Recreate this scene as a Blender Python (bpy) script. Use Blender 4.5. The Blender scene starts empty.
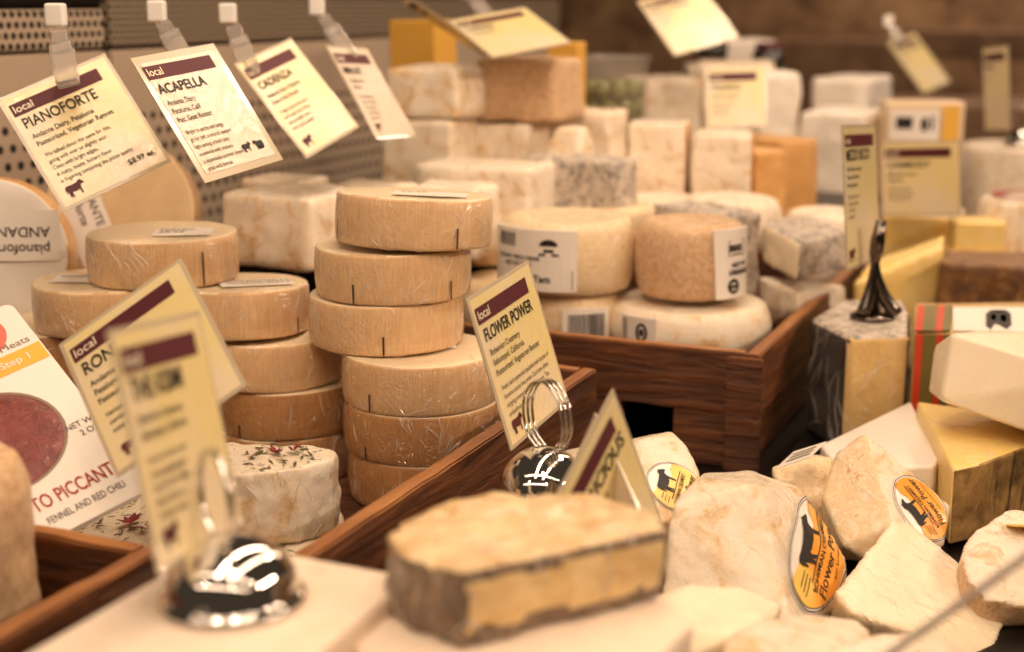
import bpy, bmesh, math, random
import numpy as np
from mathutils import Vector, Matrix, noise
random.seed(7)
C = bpy.context.scene.collection
R = math.radians

# ------------------------------------------------------------------ camera and photo geometry
F = 1400.0; CX, CY = 512.0, 326.0
PITCH = R(13.0); CAM = Vector((0, 0, .38))
cp, sp = math.cos(PITCH), math.sin(PITCH)
def ray(px, py):
    a = (px-CX)/F; b = (CY-py)/F
    return Vector((a, cp+b*sp, -sp+b*cp))
def at(px, py, Y):                     # the point seen at a pixel, Y metres in front of the camera
    d = ray(px, py); return CAM + d*(Y/d.y)
def az(px, py, z):                     # the point seen at a pixel, on the level z
    d = ray(px, py); return CAM + d*((z-CAM.z)/d.z)
def onplane(px, py, p, n):
    d = ray(px, py); return CAM + d*((p-CAM).dot(n)/d.dot(n))
D1 = Vector((math.sin(R(24)), math.cos(R(24)), 0))     # along the counter
D2 = Vector((-D1.y, D1.x, 0))                          # towards the back of the case
YAW = math.atan2(D1.y, D1.x)
def uv(u, v, z): return D1*u + D2*v + Vector((0, 0, z))

# ------------------------------------------------------------------ materials
def srgb(h):
    h = h.lstrip('#'); c = [int(h[i:i+2], 16)/255 for i in (0, 2, 4)]
    return tuple(x/12.92 if x <= .04045 else ((x+.055)/1.055)**2.4 for x in c)+(1,)
class NT:
    def __init__(s, name):
        s.m = bpy.data.materials.new(name); s.m.use_nodes = True
        s.t = s.m.node_tree; s.n = s.t.nodes; s.b = s.n['Principled BSDF']
    def add(s, t, **k):
        n = s.n.new(t)
        for a, v in k.items():
            if a in n.inputs.keys() if isinstance(a, str) else False: n.inputs[a].default_value = v
            else: setattr(n, a, v)
        return n
    def link(s, a, b): s.t.links.new(a, b)
    def coord(s, scale=(1, 1, 1), kind='Object'):
        c = s.add('ShaderNodeTexCoord'); m = s.add('ShaderNodeMapping'); m.inputs['Scale'].default_value = scale
        s.link(c.outputs[kind], m.inputs['Vector']); return m.outputs['Vector']
    def noise(s, v, scale, detail=4, rough=.6, dist=0):
        n = s.add('ShaderNodeTexNoise'); n.inputs['Scale'].default_value = scale; n.inputs['Detail'].default_value = detail
        n.inputs['Roughness'].default_value = rough; n.inputs['Distortion'].default_value = dist
        s.link(v, n.inputs['Vector']); return n.outputs['Fac']
    def ramp(s, fac, stops):
        r = s.add('ShaderNodeValToRGB'); e = r.color_ramp.elements
        while len(e) < len(stops): e.new(.5)
        for el, (p, c) in zip(e, stops): el.position = p; el.color = c if isinstance(c, tuple) else srgb(c)
        s.link(fac, r.inputs['Fac']); return r.outputs['Color']
    def mix(s, fac, a, b, mode='MIX'):
        m = s.add('ShaderNodeMix'); m.data_type = 'RGBA'; m.blend_type = mode
        if isinstance(fac, (int, float)): m.inputs[0].default_value = fac
        else: s.link(fac, m.inputs[0])
        for v, i in ((a, 6), (b, 7)):
            if isinstance(v, tuple): m.inputs[i].default_value = v
            else: s.link(v, m.inputs[i])
        return m.outputs[2]
    def bump(s, h, strength, dist, target='Normal', prev=None):
        b = s.add('ShaderNodeBump'); b.inputs['Strength'].default_value = strength; b.inputs['Distance'].default_value = dist
        s.link(h, b.inputs['Height']); 
        if prev is not None: s.link(prev, b.inputs['Normal'])
        s.link(b.outputs['Normal'], s.b.inputs[target]); return b.outputs['Normal']
    def crease(s, stretch, scale):     # sharp folds of cling film
        a = s.noise(s.coord(stretch), scale, 2, .5, 2.5)
        m = s.add('ShaderNodeMath', operation='SUBTRACT'); s.link(a, m.inputs[0]); m.inputs[1].default_value = .5
        m2 = s.add('ShaderNodeMath', operation='ABSOLUTE'); s.link(m.outputs[0], m2.inputs[0])
        m3 = s.add('ShaderNodeMath', operation='POWER'); s.link(m2.outputs[0], m3.inputs[0]); m3.inputs[1].default_value = .5
        return m3.outputs[0]
    def set(s, **k):
        for a, v in k.items(): s.b.inputs[a.replace('_', ' ')].default_value = v
        return s

def cheese_mat(name, stops, scale=45, rough=.55, wrap=.0, bump=.25, bscale=220, stretch=(1, 1, 1), sss=.12, specks=None, wscale=120, wstretch=(1, 1, .5), wstr=.6):
    s = NT(name); v = s.coord(stretch)
    col = s.ramp(s.noise(v, scale*1.8, 7, .68, .5), stops)
    if specks:
        f = s.noise(s.coord(), specks[1], 3, .6)
        f = s.ramp(f, [(specks[2], (0, 0, 0, 1)), (specks[2]+.06, (1, 1, 1, 1))])
        col = s.mix(f, col, srgb(specks[0]))
    s.link(col, s.b.inputs['Base Color'])
    s.set(Roughness=rough, Subsurface_Weight=sss, Subsurface_Scale=.006)
    s.b.inputs['Subsurface Radius'].default_value = (1, .55, .25)
    s.bump(s.noise(s.coord(), bscale, 5, .7), min(1, bump*1.5), .0016)
    if wrap:
        s.set(Coat_Weight=min(1, wrap*1.4), Coat_Roughness=.10, Coat_IOR=1.75)
        w = s.crease(wstretch, wscale); s.bump(w, min(1, wstr*1.5), .014, 'Coat Normal')
    return s.m
def plain(name, c, rough=.5, metal=0, coat=0, **k):
    s = NT(name); s.set(Base_Color=srgb(c), Roughness=rough, Metallic=metal, Coat_Weight=coat, **k); return s.m

M = {}
# wheels: pressed rind with fine upright cloth streaks under cling film
def wheel_side(name, a, b, c):
    s = NT(name)
    v = s.coord((1, 1, .05)); f1 = s.noise(v, 620, 4, .65)
    f2 = s.noise(s.coord((1, 1, 1.6)), 26, 5, .6, .5)
    col = s.mix(s.ramp(f1, [(.30, (0, 0, 0, 1)), (.85, (1, 1, 1, 1))]), srgb(a), srgb(b))
    col = s.mix(s.ramp(f2, [(.48, (0, 0, 0, 1)), (.75, (.55, .55, .55, 1))]), col, srgb(c))
    s.link(col, s.b.inputs['Base Color'])
    s.set(Roughness=.5, Subsurface_Weight=.08, Subsurface_Scale=.004, Coat_Weight=1, Coat_Roughness=.10, Coat_IOR=1.75)
    s.bump(f1, .25, .0006)
    w = s.crease((1, 1, .7), 75); s.bump(w, 1, .020, 'Coat Normal')
    return s.m
M['wheel'] = wheel_side('pressed_rind', 'EAC696', 'CB9A64', 'C28F56')
M['wheel_shaded'] = wheel_side('pressed_rind_shaded', 'C4915A', '9C6A38', '7C4E26')  # darker copy for lower wheels, the stack's shade put into the colour
M['wheel_top'] = cheese_mat('wheel_face', [(.3, 'E9CFA4'), (.7, 'F1DDB8')], 30, .5, .5, .1, wscale=117, wstr=.35)
M['tick'] = plain('dark_ink', '3A2A1C', .7)
M['white_rind'] = cheese_mat('bloomy_white_rind', [(.36, 'EFDCC0'), (.5, 'F7EAD5'), (.64, 'DDBD91')], 40, .55, .5, .35, wscale=143)
M['wrap_white'] = cheese_mat('white_wrapped_rind', [(.36, 'F5E8D2'), (.52, 'F2DFC2'), (.61, 'E6C594'), (.70, 'CFA066')], 28, .5, .75, .25, wscale=156, wstr=.6)
M['bloomy_tan'] = cheese_mat('tan_mottled_rind', [(.30, 'BE9065'), (.46, 'D2A97D'), (.58, 'E2C096'), (.70, 'DBAE74')], 120, .6, .5, .9, 160, wscale=182)
M['bloomy_gold'] = cheese_mat('golden_white_rind', [(.36, 'F4E3C6'), (.48, 'EACA98'), (.57, 'F2DDB6'), (.67, 'D9A45C')], 38, .5, .6, .4, wscale=156)
M['pale'] = cheese_mat('pale_paste', [(.3, 'F0DDBB'), (.7, 'F5E6C9')], 20, .42, .4, .08, sss=.25)
M['paper_white'] = cheese_mat('white_butcher_paper', [(.3, 'EFE3D2'), (.7, 'F5EBDD')], 14, .5, .25, .12, 60, sss=0)
M['slab'] = cheese_mat('cream_slab', [(.36, 'EFD8BC'), (.55, 'F3E1CA'), (.7, 'E6C8A6')], 12, .5, .2, .05, sss=.15)
M['slab_pink'] = cheese_mat('pinkish_slab', [(.3, 'EFD6B9'), (.6, 'F2DFC8'), (.85, 'DDB78E')], 14, .5, .3, .08, sss=.15)
M['gold'] = cheese_mat('golden_paste', [(.35, 'F0CA6E'), (.65, 'F6DA92')], 25, .4, .2, .12, sss=.2, wscale=91, wstr=.4)
M['gold_pale'] = cheese_mat('straw_paste', [(.35, 'D9B26A'), (.65, 'E8C684')], 40, .45, .8, .25, sss=.18, wscale=78, wstretch=(1, 1, .5), wstr=.9)
M['orange'] = cheese_mat('amber_paste', [(.3, 'CE9752'), (.7, 'DDAA66')], 25, .45, .4, .1, sss=.15)
M['brown_rind'] = cheese_mat('dark_brown_rind', [(.30, '47290F'), (.48, '6F461D'), (.62, '8F632B'), (.75, 'AE8245')], 40, .5, .25, .6, 120, wscale=117)
M['black_rind'] = cheese_mat('black_wrapped_rind', [(.3, '1C120B'), (.6, '33221A'), (.8, '5A4028')], 38, .45, .45, .5, 120, sss=0, wscale=104, wstr=1)
M['grey_rind'] = cheese_mat('grey_mould_rind', [(.25, '4A4540'), (.40, '8F867C'), (.52, 'CDBEAC'), (.75, 'E9DCC8')], 60, .55, .6, .5, 160, wscale=117)
M['brick_side'] = cheese_mat('grey_brown_washed_rind', [(.25, '45331F'), (.5, '725A40'), (.70, '9C8060'), (.9, '352518')], 42, .42, .8, .6, 120, wscale=104)
M['brick_top'] = cheese_mat('ivory_rind_with_stains', [(.2, '8D6335'), (.34, 'D2A66A'), (.5, 'EACB97'), (.75, 'F0D9AF')], 30, .42, .7, .5, 120, wscale=104)
M['brick_paste'] = cheese_mat('ripe_paste', [(.36, 'E0B872'), (.64, 'EFD29A')], 30, .45, .5, .15, sss=.2)
M['herb'] = cheese_mat('herbed_face', [(.3, 'EFDDBD'), (.7, 'F5E8CF')], 40, .5, .5, .3, specks=('5B4A22', 190, .62))
M['striped_rind'] = None
def striped():
    s = NT('ribbed_brown_rind'); v = s.coord((1, 1, .15))
    a = s.noise(v, 120, 4, .6); b = s.noise(s.coord(), 60, 5, .65)
    col = s.mix(s.ramp(b, [(.35, (0, 0, 0, 1)), (.65, (1, 1, 1, 1))]), srgb('7B5A2E'), srgb('BD9555'))
    col = s.mix(s.ramp(a, [(.56, (0, 0, 0, 1)), (.66, (1, 1, 1, 1))]), col, srgb('35210F'))
    s.link(col, s.b.inputs['Base Color']); s.set(Roughness=.45, Coat_Weight=.6, Coat_Roughness=.1)
    s.bump(a, .6, .002); s.bump(s.noise(s.coord(), 45, 3, .6, 1), .6, .006, 'Coat Normal'); return s.m
M['striped_rind'] = striped()
def wood(name, dark, mid, light, axis=0):
    s = NT(name); sc = [1, 1, 1]; sc[axis] = .10
    v = s.coord(tuple(sc)); g = s.noise(v, 130, 6, .65, .6); big = s.noise(s.coord(), 9, 3)
    col = s.ramp(g, [(.28, dark), (.5, mid), (.75, light)])
    col = s.mix(s.ramp(big, [(.4, (0, 0, 0, 1)), (.7, (.6, .6, .6, 1))]), col, srgb(dark))
    s.link(col, s.b.inputs['Base Color']); s.set(Roughness=.5); s.bump(g, .9, .004); return s.m
M['wood'] = wood('stained_crate_wood', '30170A', '673818', '93592C')
M['wood_end'] = wood('pale_crate_edge', '74421D', 'A26834', 'C28A4E')  # paler wood on the boards' upward faces
M['counter'] = plain('dark_case_metal', '1C1613', .35, .6)
M['metal_panel'] = None
def perf(name, base, pitch, rad, box=None):
    s = NT(name); c = s.add('ShaderNodeTexCoord'); sep = s.add('ShaderNodeSeparateXYZ'); s.link(c.outputs['Object'], sep.inputs[0])
    def mth(op, a, b=None):
        n = s.add('ShaderNodeMath', operation=op)
        for i, q in enumerate((a, b)):
            if q is None: continue
            if isinstance(q, (int, float)): n.inputs[i].default_value = q
            else: s.link(q, n.inputs[i])
        return n.outputs[0]
    x, z = sep.outputs['X'], sep.outputs['Z']
    row = mth('FLOOR', mth('DIVIDE', z, pitch))
    off = mth('MULTIPLY', mth('MODULO', mth('ABSOLUTE', row), 2), pitch*.5)
    fx = mth('SUBTRACT', mth('FLOORED_MODULO', mth('ADD', x, off), pitch), pitch*.5)
    fz = mth('SUBTRACT', mth('FLOORED_MODULO', z, pitch), pitch*.5)
    d = mth('SQRT', mth('ADD', mth('MULTIPLY', fx, fx), mth('MULTIPLY', fz, fz)))
    hole = mth('LESS_THAN', d, rad)
    if box:
        for op, ax, lim in box:
            hole = mth('MULTIPLY', hole, mth(op, x if ax == 'x' else z, lim))
    n = s.noise(s.coord(), 6, 3)
    col = s.mix(hole, s.ramp(n, [(.3, base), (.7, base)]), srgb('120D0A'))
    s.link(col, s.b.inputs['Base Color'])
    s.link(mth('MULTIPLY', mth('SUBTRACT', 1.0, hole), .3), s.b.inputs['Metallic'])
    s.set(Roughness=.42); return s.m
M['perf_strip'] = perf('perforated_steel', 'B7A48F', .0098, .0034)
M['perf_fine'] = perf('fine_perforated_steel', '94846F', .0062, .0021)
M['perf_low'] = perf('drilled_steel', 'B7A48F', .0166, .0042, [('LESS_THAN', 'z', .115)])
M['steel'] = plain('brushed_steel', 'A08E7C', .4, .7)
def chrome():
    s = NT('polished_chrome'); s.set(Base_Color=srgb('D8D2CA'), Metallic=1.0, Roughness=.06); return s.m
M['chrome'] = chrome()
M['pewter'] = plain('dark_polished_metal', '6C625A', .16, 1)
def clear(name, tint, rough=.08, alpha=.0):
    s = NT(name); s.set(Base_Color=srgb(tint), Roughness=rough, Transmission_Weight=.88, IOR=1.42, Coat_Weight=.5); return s.m
M['clear'] = clear('clear_plastic', 'FFFBF4', .12)
M['jar_glass'] = plain('clear_tub_plastic', 'E6DDD0', .08, 0, .4, Alpha=.09)
M['knob'] = plain('white_plastic', 'F3EEE6', .35, 0, .3, Subsurface_Weight=.2, Subsurface_Scale=.004)
# printed card: yellow tint drifting to cream, under glossy laminate
def card(name, a, b, rough=.3, coat=.5, wr=.25):
    s = NT(name); n = s.noise(s.coord(), 13, 2, .5, .5)
    col = s.ramp(n, [(.40, a), (.62, b)])
    s.link(col, s.b.inputs['Base Color']); s.set(Roughness=rough, Coat_Weight=coat, Coat_Roughness=.09, Coat_IOR=1.55)
    s.bump(s.noise(s.coord(), 190, 3, .6, 1), min(1, wr*2.6), .0013, 'Coat Normal'); return s.m
M['card'] = card('yellow_printed_card', 'EAD592', 'EAD7B2', .4, 1.0)
M['card_white'] = card('cream_printed_card', 'DCC9AE', 'D8C3A6', .4, 1.0)
M['sleeve'] = plain('laminate_edge', 'DDCDAE', .15, 0, .4, Transmission_Weight=.3)
M['film'] = plain('cling_film_fold', 'FFF2DE', .28, .3, .4, Alpha=.6)  # film folds, coloured pale in place of bright glints
M['maroon'] = plain('maroon_print', '52101A', .6, 0, 0)
M['ink'] = plain('black_print', '1C1412', .6, 0, 0)
M['ink_brown'] = plain('brown_print', '3C281E', .6, 0, 0)
M['ink_grey'] = plain('grey_print', '8D7B6A', .6)
M['cream_ink'] = plain('cream_print', 'F5E8C8', .4, 0, .3)
M['red_ink'] = plain('red_print', 'A22A20', .5, 0, .3)
M['paper'] = card('white_label_paper', 'F3ECE0', 'EFE6D8', .45, .25, .1)
M['kraft'] = cheese_mat('wax_paper', [(.3, 'D9B887'), (.7, 'E5C89A')], 22, .5, .4, .15, sss=0)
M['orange_ink'] = card('orange_yellow_print', 'F0A030', 'F6CE62', .4, .3, .1)
M['yellow_ink'] = plain('yellow_print', 'EDB94E', .4, 0, .3)
M['pink_ink'] = plain('coral_print', 'DE7A66', .4, 0, .3)
M['red_ribbon'] = plain('orange_red_ribbon', 'C9381C', .4, 0, .3)
M['olive_ribbon'] = plain('olive_ribbon', '6E6330', .45, 0, .3)
M['salami'] = cheese_mat('cured_salami', [(.25, '4E1716'), (.5, '7B2C26'), (.68, '8E4338'), (.8, 'C99B86')], 60, .4, 1, .3, sss=0, wscale=91, wstr=1)
M['petal'] = cheese_mat('dried_red_petals', [(.3, '5A0F14'), (.7, '9A2A2C')], 90, .6, 0, .6, sss=0)
M['leafy'] = cheese_mat('dried_herbs', [(.3, '3C3416'), (.7, '6B5C2C')], 120, .7, 0, .6, sss=0)
M['olive'] = plain('green_olive', '6D6A1C', .3, 0, .5)
M['olive_dark'] = plain('dark_olive', '1F1A10', .25, 0, .5)
M['brown_wall'] = cheese_mat('brown_back_wall', [(.35, '64452E'), (.65, 'B48E66')], 3, .7, 0, 0, sss=0)
M['shelf_tan'] = cheese_mat('tan_shelving', [(.35, '6A4C34'), (.65, '8E6B4B')], 5, .6, 0, 0, sss=0)
M['carton'] = plain('cream_carton', 'EAD2AE', .5, 0, .3)
M['yellow_carton'] = plain('yellow_carton', 'D9A441', .5, 0, .3)
def glass_edge():
    s = NT('greenish_glass'); s.set(Base_Color=srgb('F2F0EA'), Roughness=.02, Transmission_Weight=1.0, IOR=1.05); return s.m
M['glass'] = glass_edge()
M['glass_rim'] = plain('ground_glass_edge', 'B5A596', .35, .2)

# ------------------------------------------------------------------ object helpers
def tag(o, label, cat, group=None, kind=None):
    o['label'] = label; o['category'] = cat
    if group: o['group'] = group
    if kind: o['kind'] = kind
    return o
def empty(name, loc, label, cat, group=None, mat=None):
    o = bpy.data.objects.new(name, None); C.objects.link(o); o.empty_display_size = .02
    if mat is not None: o.matrix_world = mat
    else: o.location = loc
    bpy.context.view_layer.update()
    return tag(o, label, cat, group)
def link(name, bm, mats, parent=None, smooth=True, origin=None, local=False):
    if origin is not None: bmesh.ops.translate(bm, verts=bm.verts, vec=-Vector(origin))
    me = bpy.data.meshes.new(name); bm.to_mesh(me); bm.free()
    for m in (mats if isinstance(mats, (list, tuple)) else [mats]): me.materials.append(m)
    if smooth:
        for p in me.polygons: p.use_smooth = True
    o = bpy.data.objects.new(name, me); C.objects.link(o)
    if origin is not None: o.location = origin
    if parent is not None:
        o.parent = parent
        if not local: o.matrix_parent_inverse = world(parent).inverted()
    return o
def world(o):
    m = o.matrix_basis.copy() if o.parent is None else world(o.parent) @ o.matrix_parent_inverse @ o.matrix_basis
    return m
def structure(o): o['kind'] = 'structure'; return o
def sharp(me, ang=35):
    try: me.set_sharp_from_angle(angle=R(ang))
    except Exception: pass

def hull_bm(pts, bevel=0, seg=3):
    bm = bmesh.new()
    for p in pts: bm.verts.new(p)
    r = bmesh.ops.convex_hull(bm, input=bm.verts)
    bmesh.ops.delete(bm, geom=[g for g in set(r['geom_interior']+r['geom_unused']) if isinstance(g, bmesh.types.BMVert)], context='VERTS')
    bmesh.ops.dissolve_limit(bm, angle_limit=R(4), verts=bm.verts, edges=bm.edges)
    bmesh.ops.recalc_face_normals(bm, faces=bm.faces)
    return bm
def centre(pts):
    s = Vector((0, 0, 0))
    for p in pts: s += p
    return s/len(pts)

def soft(name, pts, mats, label, cat, group=None, voxel=.003, smooth=4, amp=.0012, freq=45, face=None, parent=None, seed=0):
    """a rounded, slightly lumpy solid grown from the hull of pts; face(centre, normal) picks the material"""
    bm = hull_bm(pts); me = bpy.data.meshes.new('t'); bm.to_mesh(me); bm.free()
    t = bpy.data.objects.new('t', me); C.objects.link(t)
    md = t.modifiers.new('r', 'REMESH'); md.mode = 'VOXEL'; md.voxel_size = voxel
    if smooth:
        ms = t.modifiers.new('s', 'SMOOTH'); ms.factor = .5; ms.iterations = smooth
    dg = bpy.context.evaluated_depsgraph_get(); me2 = bpy.data.meshes.new_from_object(t.evaluated_get(dg))
    bpy.data.objects.remove(t); bpy.data.meshes.remove(me)
    bm = bmesh.new(); bm.from_mesh(me2); bpy.data.meshes.remove(me2)
    bm.normal_update(); off = Vector((seed*3.1, seed*1.7, 0))
    mv = [(v, v.normal*(amp*(noise.noise(v.co*freq+off)+.5*noise.noise(v.co*freq*2.7+off)))) for v in bm.verts]
    for v, d in mv: v.co += d
    bm.normal_update()
    if face:
        for f in bm.faces: f.material_index = face(f.calc_center_median(), f.normal)
    zmin = min(v.co.z for v in bm.verts); c = centre([v.co for v in bm.verts]); c.z = zmin
    o = link(name, bm, mats, parent, True, c)
    if label: tag(o, label, cat, group)
    return o

def crisp(name, pts, mats, label, cat, group=None, bevel=.003, face=None, parent=None, seg=3):
    """a clean cut solid: hull with rounded edges; face(centre, normal) picks the material of each flat"""
    bm = hull_bm(pts)
    if face:
        for f in bm.faces: f.material_index = face(f.calc_center_median(), f.normal)
    if bevel: bmesh.ops.bevel(bm, geom=bm.edges[:], offset=bevel, segments=seg, profile=.5, affect='EDGES', clamp_overlap=True, material=-1)
    zmin = min(v.co.z for v in bm.verts); c = centre([v.co for v in bm.verts]); c.z = zmin
    o = link(name, bm, mats, parent, True, c); sharp(o.data, 40)
    wn = o.modifiers.new('even_shading', 'WEIGHTED_NORMAL'); wn.keep_sharp = True
    if label: tag(o, label, cat, group)
    return o

def prism_pts(top, z0, inset=0):
    c = centre(top); out = list(top)
    for p in top:
        q = p + (c-p)*inset; out.append(Vector((q.x, q.y, z0)))
    return out
def box_pts(c, sx, sy, sz, yaw=YAW, pitch=0, roll=0, taper=1):
    """c is the middle of the base"""
    m = Matrix.Translation(c) @ Matrix.Rotation(yaw, 4, 'Z') @ Matrix.Rotation(pitch, 4, 'Y') @ Matrix.Rotation(roll, 4, 'X')
    return [m @ Vector((x*sx/2*(taper if k else 1), y*sy/2*(taper if k else 1), k*sz)) for x in (-1, 1) for y in (-1, 1) for k in (0, 1)]
def px_box(x0, x1, y0, y1, Y, d, yaw=0, taper=1):
    """box whose front face fills the pixel box at distance Y"""
    a = at((x0+x1)/2, y1, Y); b = at((x0+x1)/2, y0, Y); w = (at(x1, y1, Y)-at(x0, y1, Y)).length
    c = a + Vector((-math.sin(yaw)*d/2, math.cos(yaw)*d/2, 0))
    return box_pts(Vector((c.x, c.y, a.z)), w, d, b.z-a.z, yaw, taper=taper)

def board(name, a, b, th, h, mat, parent, out=0):
    """an upright plank from a to b (bottom centre line), th thick, h high"""
    d = (b-a).normalized(); n = Vector((-d.y, d.x, 0))
    L = (b-a).length
    bm = bmesh.new(); bmesh.ops.create_cube(bm, size=1)
    bmesh.ops.scale(bm, verts=bm.verts, vec=(L, th, h))
    bmesh.ops.bevel(bm, geom=bm.edges[:], offset=.0012, segments=2, affect='EDGES')
    bmesh.ops.subdivide_edges(bm, edges=[e for e in bm.edges if abs((e.verts[0].co-e.verts[1].co).x) > L*.5], cuts=24)
    sd = random.random()*50
    for v in bm.verts:
        q = v.co*14+Vector((sd, 0, 0)); v.co.z += .0010*noise.noise(q*2.5); v.co.y += .0008*noise.noise(q*2+Vector((9, 9, 9)))
    for f in bm.faces: f.material_index = 1 if f.normal.z > .7 else 0
    o = link(name, bm, [mat, M['wood_end']], None)
    o.matrix_world = Matrix.Translation((a+b)/2+Vector((0, 0, h/2))) @ Matrix.Rotation(math.atan2(d.y, d.x), 4, 'Z')
    o.data.update(); sharp(o.data)
    if parent is not None:
        o.parent = parent; o.matrix_parent_inverse = world(parent).inverted()
    return o

def lathe(prof, seg=48):
    bm = bmesh.new(); rings = []
    for r, z in prof:
        if r < 1e-6: rings.append([bm.verts.new((0, 0, z))])
        else: rings.append([bm.verts.new((r*math.cos(2*math.pi*i/seg), r*math.sin(2*math.pi*i/seg), z)) for i in range(seg)])
    for a, b in zip(rings, rings[1:]):
        for i in range(seg):
            j = (i+1) % seg
            if len(a) == 1 and len(b) == 1: continue
            if len(a) == 1: bm.faces.new((a[0], b[j], b[i]))
            elif len(b) == 1: bm.faces.new((a[i], a[j], b[0]))
            else: bm.faces.new((a[i], a[j], b[j], b[i]))
    bmesh.ops.recalc_face_normals(bm, faces=bm.faces); return bm
def tube(path, r, seg=8, closed=False):
    bm = bmesh.new(); rings = []; n = len(path)
    for i, p in enumerate(path):
        q = path[(i+1) % n] if closed or i < n-1 else p; o = path[i-1] if closed or i > 0 else p
        t = (q-o).normalized(); up = Vector((0, 0, 1)) if abs(t.z) < .9 else Vector((1, 0, 0))
        a = t.cross(up).normalized(); b = t.cross(a)
        rr = r[i] if isinstance(r, (list, tuple)) else r
        rings.append([bm.verts.new(p+(a*math.cos(2*math.pi*k/seg)+b*math.sin(2*math.pi*k/seg))*rr) for k in range(seg)])
    for i in range(n if closed else n-1):
        a, b = rings[i], rings[(i+1) % n]
        s = 0
        if closed and i == n-1: s = min(range(seg), key=lambda k: (a[0].co-b[k].co).length)
        for k in range(seg): bm.faces.new((a[k], a[(k+1) % seg], b[(k+1+s) % seg], b[(k+s) % seg]))
    if not closed:
        bm.faces.new(rings[0][::-1]); bm.faces.new(rings[-1])
    bmesh.ops.recalc_face_normals(bm, faces=bm.faces); return bm

# ------------------------------------------------------------------ print: lettering and emblems as thin geometry on a surface map
def text_polys(s, size, bold=0.0, align='LEFT', sx=1.0, shear=0):
    cu = bpy.data.curves.new('txt', 'FONT'); cu.body = s; cu.size = size; cu.align_x = align; cu.offset = bold*size
    cu.resolution_u = 3; cu.fill_mode = 'FRONT'; cu.shear = shear; cu.extrude = 0
    o = bpy.data.objects.new('txt', cu); C.objects.link(o)
    dg = bpy.context.evaluated_depsgraph_get(); dg.update()
    me = bpy.data.meshes.new_from_object(o.evaluated_get(dg))
    vs = [(v.co.x*sx, v.co.y) for v in me.vertices]; fs = [tuple(p.vertices) for p in me.polygons]
    bpy.data.objects.remove(o); bpy.data.curves.remove(cu); bpy.data.meshes.remove(me)
    return vs, fs
COW = [(-.50, .10), (-.47, .20), (-.38, .25), (-.10, .23), (.14, .25), (.22, .30), (.25, .38), (.27, .32), (.33, .33), (.37, .39), (.38, .31),
       (.46, .20), (.50, .13), (.47, .08), (.39, .10), (.31, .08), (.27, -.02), (.25, -.10), (.24, -.38), (.17, -.38), (.16, -.12), (.05, -.15),
       (-.16, -.14), (-.22, -.10), (-.24, -.20), (-.22, -.38), (-.29, -.38), (-.31, -.20), (-.33, -.38), (-.40, -.38), (-.41, -.15), (-.44, .02), (-.46, -.12), (-.50, -.14)]
def subdivide_flat(bm, L):
    for k in range(7):
        es = [e for e in bm.edges if e.calc_length() > L]
        if not es: break
        bmesh.ops.subdivide_edges(bm, edges=es, cuts=1); bmesh.ops.triangulate(bm, faces=[f for f in bm.faces if len(f.verts) > 4])
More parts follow.
